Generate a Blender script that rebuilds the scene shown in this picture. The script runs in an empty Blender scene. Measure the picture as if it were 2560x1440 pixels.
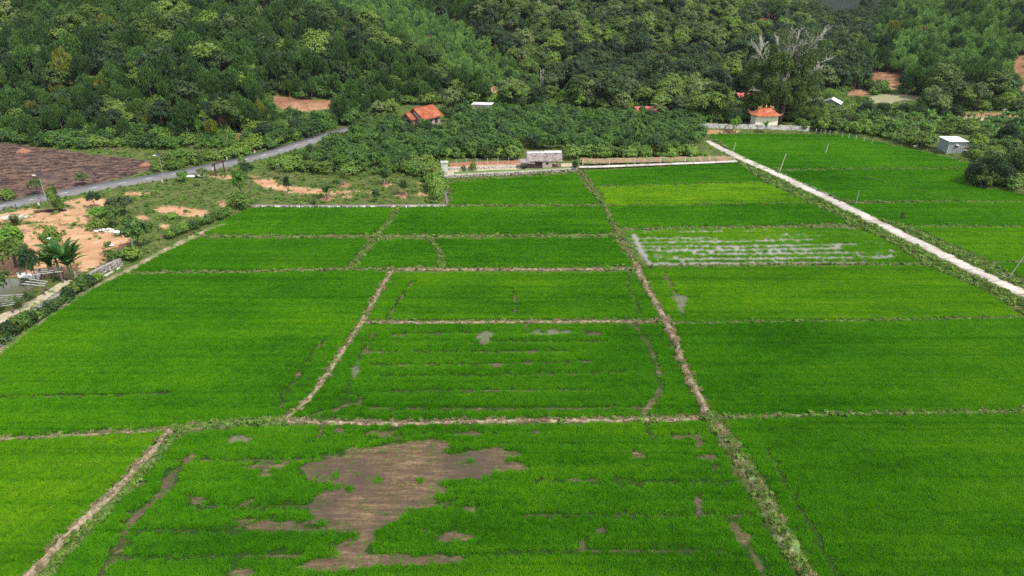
import bpy, math, random
import numpy as np
from mathutils import Vector, Matrix

# ------------------------------------------------------------------ camera, world, sun
R_ = math.radians
scene = bpy.context.scene
COL = scene.collection
CAM_H, PITCH, FPX = 48.0, R_(25.6), 1706.67
cam_d = bpy.data.cameras.new("camera")
cam_d.lens, cam_d.sensor_width = 24.0, 36.0
cam_d.clip_start, cam_d.clip_end = 0.5, 12000
cam = bpy.data.objects.new("camera", cam_d)
COL.objects.link(cam)
cam.location = (0, 0, CAM_H)
cam.rotation_euler = (math.pi / 2 - PITCH, 0, 0)
scene.camera = cam

SUN_EL, SUN_AZ = R_(55), R_(127)          # azimuth clockwise from +Y: right of and a little behind the camera
world = bpy.data.worlds.new("World")
scene.world = world
world.use_nodes = True
wn, wl = world.node_tree.nodes, world.node_tree.links
wn.clear()
w_out = wn.new("ShaderNodeOutputWorld")
w_bg = wn.new("ShaderNodeBackground")
w_sky = wn.new("ShaderNodeTexSky")
w_sky.sky_type = 'NISHITA'
w_sky.sun_disc = False
w_sky.sun_elevation = SUN_EL
w_sky.sun_rotation = SUN_AZ
w_sky.air_density, w_sky.dust_density = 1.0, 1.5
w_bg.inputs['Strength'].default_value = 0.11
# broken white cloud over the whole sky
w_tc = wn.new("ShaderNodeTexCoord")
w_map = wn.new("ShaderNodeMapping")
w_map.inputs['Scale'].default_value = (1, 1, 2.5)
w_noi = wn.new("ShaderNodeTexNoise")
w_noi.inputs['Scale'].default_value = 2.2
w_noi.inputs['Detail'].default_value = 6
w_ramp = wn.new("ShaderNodeValToRGB")
w_ramp.color_ramp.elements[0].position = 0.34
w_ramp.color_ramp.elements[1].position = 0.60
w_mix = wn.new("ShaderNodeMix")
w_mix.data_type = 'RGBA'
w_mix.inputs['B'].default_value = (9.5, 9.7, 10.0, 1)
wl.new(w_tc.outputs['Generated'], w_map.inputs['Vector'])
wl.new(w_map.outputs['Vector'], w_noi.inputs['Vector'])
wl.new(w_noi.outputs['Fac'], w_ramp.inputs['Fac'])
wl.new(w_ramp.outputs['Color'], w_mix.inputs['Factor'])
wl.new(w_sky.outputs['Color'], w_mix.inputs['A'])
wl.new(w_mix.outputs['Result'], w_bg.inputs['Color'])
wl.new(w_bg.outputs['Background'], w_out.inputs['Surface'])

sun_d = bpy.data.lights.new("sun", 'SUN')
sun_d.energy, sun_d.angle, sun_d.color = 4.0, R_(0.8), (1.0, 0.95, 0.87)
sun = bpy.data.objects.new("sun", sun_d)
COL.objects.link(sun)
sun_dir = Vector((math.sin(SUN_AZ) * math.cos(SUN_EL), math.cos(SUN_AZ) * math.cos(SUN_EL), math.sin(SUN_EL)))
sun.rotation_euler = sun_dir.to_track_quat('Z', 'Y').to_euler()
sun.location = (60, -40, 200)

scene.view_settings.view_transform = 'Standard'
scene.view_settings.look = 'None'
scene.view_settings.exposure = 0.36
scene.view_settings.gamma = 1.0
scene.view_settings.use_curve_mapping = False
scene.cycles.use_denoising = False
scene.cycles.max_bounces = 6
scene.cycles.diffuse_bounces = 3
scene.cycles.transmission_bounces = 3
scene.cycles.transparent_max_bounces = 4

rng = np.random.default_rng(7)
random.seed(7)

# ------------------------------------------------------------------ helpers: measuring
CP, SP = math.cos(PITCH), math.sin(PITCH)

def project(X, Y, Z):
    """world point(s) -> position in the 2560x1440 photograph, and depth"""
    X, Y, Z = np.asarray(X, float), np.asarray(Y, float), np.asarray(Z, float)
    d = Y * CP - (Z - CAM_H) * SP
    u = Y * SP + (Z - CAM_H) * CP
    d = np.where(d < 1, 1, d)
    return 1280 + FPX * X / d, 720 - FPX * u / d, d

def flat_at(px, py, z=0.0):
    a, b = (px - 1280) / FPX, (720 - py) / FPX
    dy, dz = CP + b * SP, -SP + b * CP
    t = (z - CAM_H) / dz
    return np.array((a * t, dy * t))

def poly_at(pts, z=0.0):
    return np.array([flat_at(x, y, z) for x, y in pts])

def sdist(P, poly):
    """signed distance of points P (n,2) to polygon, positive inside"""
    poly = np.asarray(poly, float)
    n = len(poly)
    best = np.full(len(P), 1e18)
    inside = np.zeros(len(P), bool)
    for i in range(n):
        a, b = poly[i], poly[(i + 1) % n]
        ab = b - a
        t = np.clip(((P - a) @ ab) / max(ab @ ab, 1e-9), 0, 1)
        q = P - (a + t[:, None] * ab)
        best = np.minimum(best, (q * q).sum(1))
        if a[1] != b[1]:
            c = ((a[1] > P[:, 1]) != (b[1] > P[:, 1])) & (P[:, 0] < (b[0] - a[0]) * (P[:, 1] - a[1]) / (b[1] - a[1]) + a[0])
            inside ^= c
    return np.where(inside, 1, -1) * np.sqrt(best)

def ldist(P, line):
    line = np.asarray(line, float)
    best = np.full(len(P), 1e18)
    for a, b in zip(line[:-1], line[1:]):
        ab = b - a
        t = np.clip(((P - a) @ ab) / max(ab @ ab, 1e-9), 0, 1)
        q = P - (a + t[:, None] * ab)
        best = np.minimum(best, (q * q).sum(1))
    return np.sqrt(best)

def wobble(X, Y, s, seed=0, octaves=3):
    """smooth pseudo noise in about -1..1, feature size s"""
    r = np.random.default_rng(seed)
    out = np.zeros_like(np.asarray(X, float))
    amp, tot = 1.0, 0.0
    for o in range(octaves):
        acc = 0
        for k in range(5):
            th, ph = r.uniform(0, 6.283), r.uniform(0, 6.283)
            fr = r.uniform(.6, 1.5) * 6.283 / s
            acc = acc + np.sin((X * math.cos(th) + Y * math.sin(th)) * fr + ph)
        out = out + amp * acc / 2.6
        tot += amp
        amp *= .5
        s *= .5
    return out / tot

# ------------------------------------------------------------------ terrain shape
Z1 = 0.6      # level of the left land, orchard and road above the paddies
TERRACE = poly_at([(-900, 1330), (-200, 975), (0, 868), (300, 660), (420, 605), (540, 548), (622, 516), (1117, 516), (1110, 436),
                   (1440, 426), (1450, 408), (1836, 402), (1770, 360), (1740, 333), (2100, 332), (2200, 350), (2440, 405), (2425, 440),
                   (2425, 465), (2560, 484), (2900, 520), (5200, 700), (5200, 215), (-3500, 215), (-3500, 1330)], 0)
TERRACE[-3:, :] = [(900, 900), (-900, 900), (-900, 60)]
TERRACE[-4] = (900, 130)
HILL_L = np.vstack([poly_at([(-900, 330), (0, 352), (300, 372), (430, 372), (560, 372), (700, 345), (830, 312), (1000, 285), (1180, 258), (1330, 246)], Z1),
                    [(2, 310), (-20, 370), (-40, 450), (-60, 600), (-900, 800)]])
HILL_B = np.array([(-160, 400), (-40, 318), (40, 300), (85, 296), (130, 300), (180, 330), (230, 420), (260, 900), (-400, 900)], float)
HILL_R = np.vstack([poly_at([(1850, 222), (1990, 236), (2120, 228), (2330, 252), (2450, 248), (2900, 232)], Z1),
                    [(900, 250), (900, 1000), (330, 1000), (190, 520), (120, 330)]])

def ramp(d, w):
    d = np.maximum(d, 0)
    return np.sqrt(d * d + w * w) - w

def H(X, Y):
    X, Y = np.asarray(X, float), np.asarray(Y, float)
    P = np.stack([X.ravel(), Y.ravel()], 1)
    h = Z1 * np.clip(sdist(P, TERRACE) / 0.9 + .3, 0, 1)
    x, y = P[:, 0], P[:, 1]
    und = wobble(x, y, 90, 3)
    far = y > 180
    hl = np.zeros_like(h); hb = hl.copy(); hr = hl.copy()
    Pf = P[far]
    if len(Pf):
        hl[far] = ramp(sdist(Pf, HILL_L), 16) * (.33 + .05 * und[far])
        hb[far] = ramp(sdist(Pf, HILL_B), 18) * (.40 + .05 * und[far])
        hr[far] = ramp(sdist(Pf, HILL_R), 20) * (.30 + .05 * und[far])
    hl = 95 * np.tanh(hl / 95)
    # the middle hill sinks to a saddle on its right
    cap = 21 + 60 * np.clip((128 - x) / 70, 0, 1) ** 1.3
    hb = cap * np.tanh(hb / cap) * np.clip((y - 270) / 40, 0, 1)
    hr = 120 * np.tanh(hr / 120)
    fall = np.clip((x - 175) / 90, 0, 1)          # right hill climbs to the right
    hr = hr * (.5 + .5 * fall)
    hills = (hl ** 4 + hb ** 4 + hr ** 4 + 1e-9) ** .25
    ravine = wobble(x + y * .4, y * .3, 46, 11)
    hills = hills * (1 + .09 * ravine)
    m = np.maximum(0, y - 620) / 1100
    mount = 420 * np.clip(m, 0, 1) * (1 + .25 * wobble(x, y, 700, 5))
    return (h + hills * (1 - np.clip((y - 700) / 400, 0, 1)) + mount).reshape(X.shape)

def ground_at(px, py):
    """where the line of sight of a photograph point meets the terrain"""
    a, b = (px - 1280) / FPX, (720 - py) / FPX
    d = np.array((a, CP + b * SP, -SP + b * CP))
    t = np.linspace(40, 760, 1441)
    X, Y, Z = a * t, d[1] * t, CAM_H + d[2] * t
    f = Z - H(X, Y)
    k = int(np.argmax(f < 0)) if (f < 0).any() else len(t) - 1
    k = max(k, 1)
    w = f[k - 1] / (f[k - 1] - f[k] + 1e-9)
    tt = t[k - 1] + (t[k] - t[k - 1]) * min(max(w, 0), 1)
    x, y = a * tt, d[1] * tt
    return Vector((x, y, float(H(np.array([x]), np.array([y]))[0])))

def span_at(px0, px1, py):
    """metres covered on the ground between two columns of one row"""
    return (ground_at(px1, py) - ground_at(px0, py)).length

# ------------------------------------------------------------------ helpers: objects
def tag(o, label=None, cat=None, group=None, kind=None):
    if label: o['label'] = label
    if cat: o['category'] = cat
    if group: o['group'] = group
    if kind: o['kind'] = kind
    return o

def empty(name, loc, rz=0.0, label=None, cat=None, group=None):
    o = bpy.data.objects.new(name, None)
    o.empty_display_size = .3
    COL.objects.link(o)
    o.location = loc
    o.rotation_euler = (0, 0, rz)
    return tag(o, label, cat, group)

def link(name, mesh, parent=None, loc=None, rz=None):
    o = bpy.data.objects.new(name, mesh)
    COL.objects.link(o)
    if parent is not None: o.parent = parent
    if loc is not None: o.location = loc
    if rz is not None: o.rotation_euler = (0, 0, rz)
    return o

def copy_tree(o, parent=None):
    c = o.copy()
    COL.objects.link(c)
    if parent is not None: c.parent = parent
    for ch in list(o.children):
        copy_tree(ch, c)
    return c

class MB:
    """collects simple solids into one mesh"""
    def __init__(s):
        s.v, s.f, s.m = [], [], []
        s.mi = 0
    def add(s, v, f):
        n = len(s.v)
        s.v += [tuple(p) for p in v]
        s.f += [tuple(i + n for i in q) for q in f]
        s.m += [s.mi] * len(f)
        return s
    def hexa(s, p):   # 8 corners: bottom 4 ccw, top 4 ccw
        return s.add(p, [(3, 2, 1, 0), (4, 5, 6, 7), (0, 1, 5, 4), (1, 2, 6, 5), (2, 3, 7, 6), (3, 0, 4, 7)])
    def box(s, x0, x1, y0, y1, z0, z1):
        return s.hexa([(x0, y0, z0), (x1, y0, z0), (x1, y1, z0), (x0, y1, z0), (x0, y0, z1), (x1, y0, z1), (x1, y1, z1), (x0, y1, z1)])
    def bar(s, a, b, w, h=None):
        a, b = Vector(a), Vector(b)
        h = h or w
        d = (b - a).normalized()
        up = Vector((0, 0, 1)) if abs(d.z) < .95 else Vector((0, 1, 0))
        x = d.cross(up).normalized() * w / 2
        y = x.cross(d).normalized() * h / 2
        return s.hexa([a - x - y, a + x - y, a + x + y, a - x + y, b - x - y, b + x - y, b + x + y, b - x + y])
    def tube(s, pts, rad, n=6, cap=True):
        pts = [Vector(p) for p in pts]
        vs, fs = [], []
        for i, p in enumerate(pts):
            d = (pts[min(i + 1, len(pts) - 1)] - pts[max(i - 1, 0)]).normalized()
            up = Vector((0, 0, 1)) if abs(d.z) < .9 else Vector((1, 0, 0))
            x = d.cross(up).normalized(); y = d.cross(x)
            r = rad[i] if hasattr(rad, '__len__') else rad
            for k in range(n):
                t = 6.28318 * k / n
                vs.append(p + x * r * math.cos(t) + y * r * math.sin(t))
        for i in range(len(pts) - 1):
            for k in range(n):
                a, b = i * n + k, i * n + (k + 1) % n
                fs.append((a, a + n, b + n, b))
        if cap:
            fs.append(tuple(range(n))); fs.append(tuple(reversed(range((len(pts) - 1) * n, len(pts) * n))))
        return s.add(vs, fs)
    def blob(s, c, r, n=6, seed=0, jit=.25):
        """a rough stone"""
        rr = random.Random(seed)
        vs, fs = [], []
        rings = [(-.8, .6), (0, 1.0), (.75, .62)]
        for z, q in rings:
            for k in range(n):
                t = 6.28318 * k / n + z
                j = 1 + rr.uniform(-jit, jit)
                vs.append((c[0] + r[0] * q * j * math.cos(t), c[1] + r[1] * q * j * math.sin(t), c[2] + r[2] * z * (1 + rr.uniform(-jit, jit))))
        for i in range(2):
            for k in range(n):
                a, b = i * n + k, i * n + (k + 1) % n
                fs.append((a, b, b + n, a + n))
        fs.append(tuple(reversed(range(n)))); fs.append(tuple(range(2 * n, 3 * n)))
        return s.add(vs, fs)
    def mesh(s, name, mats):
        me = bpy.data.meshes.new(name)
        me.from_pydata(s.v, [], s.f)
        for m in (mats if isinstance(mats, (list, tuple)) else [mats]):
            me.materials.append(m)
        if any(s.m): me.polygons.foreach_set('material_index', s.m)
        me.update()
        return me
    def build(s, name, mats, parent=None, loc=None, rz=None):
        return link(name, s.mesh(name, mats), parent, loc, rz)

def np_mesh(name, V, F, mats, mi=None):
    """F: (n,4) or (n,3) int array"""
    me = bpy.data.meshes.new(name)
    V = np.asarray(V, np.float32); F = np.asarray(F, np.int32)
    k = F.shape[1]
    me.vertices.add(len(V)); me.vertices.foreach_set('co', V.ravel())
    me.loops.add(F.size); me.loops.foreach_set('vertex_index', F.ravel())
    me.polygons.add(len(F))
    me.polygons.foreach_set('loop_start', np.arange(0, F.size, k, dtype=np.int32))
    me.polygons.foreach_set('loop_total', np.full(len(F), k, np.int32))
    for m in (mats if isinstance(mats, (list, tuple)) else [mats]):
        me.materials.append(m)
    if mi is not None: me.polygons.foreach_set('material_index', np.asarray(mi, np.int32))
    me.update(calc_edges=True)
    return me

def fattr(me, name, val):
    a = me.attributes.new(name, 'FLOAT', 'POINT')
    a.data.foreach_set('value', np.asarray(val, np.float32).ravel())

# ------------------------------------------------------------------ materials
def new_mat(name):
    m = bpy.data.materials.new(name)
    m.use_nodes = True
    nt = m.node_tree
    nt.nodes.clear()
    out = nt.nodes.new("ShaderNodeOutputMaterial")
    return m, nt, out

class NT:
    """terse node building"""
    def __init__(s, nt): s.nt = nt
    def n(s, t, **kw):
        nd = s.nt.nodes.new("ShaderNode" + t)
        for k, v in kw.items(): setattr(nd, k, v)
        return nd
    def l(s, a, b): s.nt.links.new(a, b)
    def pos(s, scale=(1, 1, 1), rot=0.0):
        g = s.n("NewGeometry"); m = s.n("Mapping")
        m.inputs['Scale'].default_value = scale
        m.inputs['Rotation'].default_value = (0, 0, rot)
        s.l(g.outputs['Position'], m.inputs['Vector'])
        return m.outputs['Vector']
    def obj(s, scale=(1, 1, 1)):
        g = s.n("TexCoord"); m = s.n("Mapping")
        m.inputs['Scale'].default_value = scale
        s.l(g.outputs['Object'], m.inputs['Vector'])
        return m.outputs['Vector']
    def noise(s, vec, scale, detail=3, rough=.55):
        t = s.n("TexNoise")
        t.inputs['Scale'].default_value = scale
        t.inputs['Detail'].default_value = detail
        t.inputs['Roughness'].default_value = rough
        s.l(vec, t.inputs['Vector'])
        return t.outputs['Fac']
    def ramp(s, fac, stops):
        r = s.n("ValToRGB")
        e = r.color_ramp.elements
        while len(e) < len(stops): e.new(.5)
        for el, (p, c) in zip(e, stops):
            el.position = p
            el.color = (c[0], c[1], c[2], 1) if hasattr(c, '__len__') else (c, c, c, 1)
        s.l(fac, r.inputs['Fac'])
        return r.outputs['Color']
    def mix(s, f, a, b, mode='MIX'):
        m = s.n("Mix", data_type='RGBA', blend_type=mode)
        for sock, v in (('Factor', f), ('A', a), ('B', b)):
            i = m.inputs[sock]
            if hasattr(v, 'is_output'): s.l(v, i)
            elif sock == 'Factor': i.default_value = v
            else: i.default_value = (v[0], v[1], v[2], 1)
        return m.outputs['Result']
    def math(s, op, a, b=None, clamp=False):
        m = s.n("Math", operation=op, use_clamp=clamp)
        for i, v in enumerate((a, b)):
            if v is None: continue
            if hasattr(v, 'is_output'): s.l(v, m.inputs[i])
            else: m.inputs[i].default_value = v
        return m.outputs[0]
    def attr(s, name):
        a = s.n("Attribute"); a.attribute_name = name
        return a.outputs['Fac']

def mat_plain(name, col, rough=.75, var=.25, scale=1.5, bump=0.0, metal=0.0, spec=.3, dirt=None, dirt_scale=.4):
    """a surface with grain, patchy wear and slight relief"""
    m, nt, out = new_mat(name)
    q = NT(nt)
    b = q.n("BsdfPrincipled")
    v = q.obj()
    n1 = q.noise(v, scale, 5, .6)
    c0 = [max(0, c * (1 - var)) for c in col]; c1 = [min(1, c * (1 + var)) for c in col]
    c = q.ramp(n1, [(.3, c0), (.7, c1)])
    if dirt:
        n2 = q.noise(v, dirt_scale, 6, .65)
        f = q.ramp(n2, [(.47, 0.0), (.62, 1.0)])
        c = q.mix(f, c, dirt)
    q.l(c, b.inputs['Base Color'])
    b.inputs['Roughness'].default_value = rough
    b.inputs['Metallic'].default_value = metal
    b.inputs['Specular IOR Level'].default_value = spec
    if bump:
        bp = q.n("Bump"); bp.inputs['Strength'].default_value = 1.0; bp.inputs['Distance'].default_value = bump
        n3 = q.noise(v, scale * 4, 4, .6)
        q.l(n3, bp.inputs['Height']); q.l(bp.outputs['Normal'], b.inputs['Normal'])
    q.l(b.outputs['BSDF'], out.inputs['Surface'])
    return m

def mat_leaf(name, dark, light, trans=.25, patch=18.0, odd=None, odd_p=.05, spec=.25):
    """foliage: tone by plant (object random), by leaf clump and by place"""
    m, nt, out = new_mat(name)
    q = NT(nt)
    oi = q.n("ObjectInfo")
    n1 = q.noise(q.pos(), 1.0 / patch * 4, 2)
    n2 = q.noise(q.pos(), .9, 3)
    f = q.math('MULTIPLY', oi.outputs['Random'], .55)
    f = q.math('ADD', f, q.math('MULTIPLY', n1, .35))
    f = q.math('ADD', f, q.math('MULTIPLY', n2, .35))
    c = q.ramp(f, [(.30, dark), (.86, light)])
    if odd:
        w = q.n("TexWhiteNoise"); w.noise_dimensions = '1D'
        q.l(oi.outputs['Random'], w.inputs['W'])
        c = q.mix(q.math('LESS_THAN', w.outputs['Value'], odd_p), c, odd)
    b = q.n("BsdfPrincipled")
    q.l(c, b.inputs['Base Color'])
    b.inputs['Roughness'].default_value = .55
    b.inputs['Specular IOR Level'].default_value = spec
    t = q.n("BsdfTranslucent")
    q.l(q.mix(1.0, c, (1.25, 1.2, .5), 'MULTIPLY'), t.inputs['Color'])
    ms = q.n("MixShader"); ms.inputs[0].default_value = trans
    q.l(b.outputs['BSDF'], ms.inputs[1]); q.l(t.outputs['BSDF'], ms.inputs[2])
    q.l(ms.outputs[0], out.inputs['Surface'])
    return m

M = {}
M['bark'] = mat_plain('bark', (.12, .095, .07), .9, .35, 3, .02)
M['bark_pale'] = mat_plain('pale_bark', (.56, .53, .48), .85, .2, 2, .01)
M['leaf_acacia'] = mat_leaf('acacia_leaf', (.024, .064, .018), (.085, .175, .036), odd=(.16, .19, .03), odd_p=.03)
M['leaf_plant'] = mat_leaf('plantation_leaf', (.080, .160, .042), (.190, .340, .080))
M['leaf_broad'] = mat_leaf('broad_leaf', (.036, .074, .015), (.150, .240, .040), odd=(.15, .25, .03), odd_p=.06)
M['leaf_grey'] = mat_leaf('greyish_leaf', (.065, .105, .038), (.185, .245, .085))
M['leaf_dark'] = mat_leaf('dark_leaf', (.018, .046, .017), (.052, .098, .027))
M['leaf_orchard'] = mat_leaf('orchard_leaf', (.020, .062, .011), (.085, .180, .026), odd=(.07, .17, .012), odd_p=.06, spec=.4)
M['leaf_lime'] = mat_leaf('lime_leaf', (.055, .140, .014), (.130, .270, .030))
M['leaf_weed'] = mat_leaf('weed_leaf', (.060, .130, .020), (.180, .300, .050), patch=9)
M['leaf_red'] = mat_leaf('dried_red_leaf', (.10, .060, .030), (.17, .10, .06))
M['leaf_banana'] = mat_leaf('banana_leaf', (.030, .105, .014), (.075, .190, .024), trans=.35, spec=.45)
M['leaf_palm'] = mat_leaf('palm_leaf', (.028, .075, .014), (.075, .140, .025))
M['grass_green'] = mat_leaf('grass_blade', (.090, .165, .026), (.210, .310, .065), patch=8)
M['grass_dry'] = mat_leaf('dry_grass_blade', (.15, .115, .065), (.36, .285, .17), trans=.1, patch=5)
# ------------------------------------------------------------------ field map (corners read off the photograph)
# name: (corners, tone 0 dark .. 1 lime, density)
FIELDS = [
 ('broad rice field on the left with faint tractor streaks, beside the weedy stone wall',
  [(-420, 1130), (-420, 1060), (-200, 975), (5, 870), (60, 828), (150, 765), (230, 718), (310, 688), (600, 684), (880, 678), (972, 680), (930, 745), (898, 806), (860, 865), (795, 960), (735, 1025), (700, 1045), (560, 1054), (425, 1066), (210, 1078), (0, 1092)], .52, 1),
 ('lime tinted rice field in the lower left corner, cut by the dry earth bund',
  [(-420, 1140), (0, 1105), (210, 1091), (418, 1082), (370, 1130), (300, 1210), (180, 1325), (60, 1445), (-60, 1560), (-420, 1560)], .66, 1),
 ('nearest rice field with large bare brown mud patches in its middle',
  [(455, 1088), (560, 1074), (720, 1066), (1100, 1066), (1400, 1062), (1765, 1055), (1790, 1100), (1830, 1160), (1870, 1240), (1930, 1350), (2000, 1470), (2060, 1560), (0, 1560), (140, 1430), (232, 1335), (332, 1220), (398, 1140)], .52, 1),
 ('rice field between two brown bunds with a bent track near its left bund',
  [(988, 684), (1575, 682), (1598, 690), (1625, 745), (1648, 797), (1300, 799), (915, 800), (950, 745)], .58, 1),
 ('rice field ringed by a looping muddy wheel track in the middle of the view',
  [(915, 813), (1320, 812), (1655, 812), (1668, 850), (1690, 900), (1712, 950), (1745, 1000), (1763, 1034), (1400, 1044), (1000, 1050), (760, 1046), (730, 1040), (790, 985), (850, 905), (885, 845)], .46, 1),
 ('pale green rice field right of the thick bund below the flooded plot',
  [(1606, 672), (2315, 666), (2392, 698), (2489, 745), (2556, 790), (2100, 801), (1692, 806), (1668, 790), (1640, 745), (1618, 700)], .68, 1),
 ('wide dark green rice field at the right edge of the view',
  [(1690, 812), (2100, 806), (2565, 797), (2800, 870), (3150, 1000), (3150, 1026), (2560, 1026), (2100, 1034), (1792, 1038), (1775, 1010), (1730, 950), (1705, 880)], .44, 1),
 ('large rice field in the lower right corner beside the wide grassy bund',
  [(1812, 1052), (2100, 1042), (2560, 1036), (3150, 1036), (3150, 1560), (2130, 1560), (2045, 1440), (1985, 1330), (1930, 1230), (1880, 1150)], .54, 1),
 ('dark rice field under the low stone kerb at the far left of the plain',
  [(632, 522), (983, 521), (962, 560), (932, 586), (700, 588), (505, 586), (560, 553)], .38, 1),
 ('rice field right of the pale diagonal bund, below the young palms',
  [(1003, 521), (1505, 518), (1530, 584), (1200, 586), (955, 586), (985, 556)], .42, 1),
 ('long dark rice field left of the curved grassy bund',
  [(490, 598), (920, 598), (890, 635), (868, 668), (600, 678), (325, 680), (400, 638)], .34, 1),
 ('small arched rice plot between two curved grassy bunds',
  [(945, 603), (1070, 601), (1090, 630), (1098, 666), (895, 669), (915, 640)], .36, 1),
 ('dark rice field between the arched plot and the tall bund',
  [(1085, 599), (1530, 597), (1578, 664), (1400, 670), (1118, 669), (1112, 632)], .40, 1),
 ('dark rice plot below the stone terrace of the thatched hut',
  [(1128, 458), (1300, 444), (1440, 436), (1462, 470), (1500, 510), (1300, 512), (1132, 511)], .38, 1),
 ('rice field just below the narrow concrete path',
  [(1462, 430), (1650, 420), (1838, 409), (1910, 455), (1700, 461), (1494, 466)], .48, 1),
 ('bright lime rice field right of the tall thin bund',
  [(1496, 469), (1700, 464), (1915, 458), (2018, 508), (1750, 512), (1520, 514)], .93, 1),
 ('lush dark rice field above the flooded plot',
  [(1522, 518), (1750, 515), (2025, 511), (2122, 557), (1800, 567), (1550, 571)], .42, 1),
 ('sparse flooded rice plot with white water between its rows',
  [(1562, 578), (1850, 572), (2150, 571), (2210, 602), (2308, 657), (1950, 660), (1625, 664), (1590, 625)], .70, .62),
 ('farthest rice field below the white wall and the shrine',
  [(1775, 338), (1900, 336), (2120, 338), (2200, 358), (2330, 386), (2430, 412), (2420, 420), (2150, 421), (1905, 425), (1850, 394)], .52, 1),
 ('dark rice field right of the concrete road, beneath the round tree',
  [(1940, 430), (2150, 425), (2415, 424), (2418, 445), (2410, 455), (2430, 468), (2560, 487), (2720, 505), (2400, 503), (2150, 503), (2100, 503), (2012, 463)], .42, 1),
 ('rice field right of the concrete road holding the leaning post',
  [(2110, 512), (2400, 508), (2720, 510), (2900, 560), (2560, 566), (2290, 564), (2200, 552)], .50, 1),
 ('bright rice field beside the tall thin pole at the right edge',
  [(2290, 571), (2560, 570), (2900, 566), (3000, 640), (2560, 652), (2480, 655), (2380, 610)], .66, 1),
 ('corner of a rice field beyond the small concrete channel',
  [(2490, 661), (2560, 659), (3000, 650), (3100, 860), (2700, 765), (2580, 710)], .58, 1),
]
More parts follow.
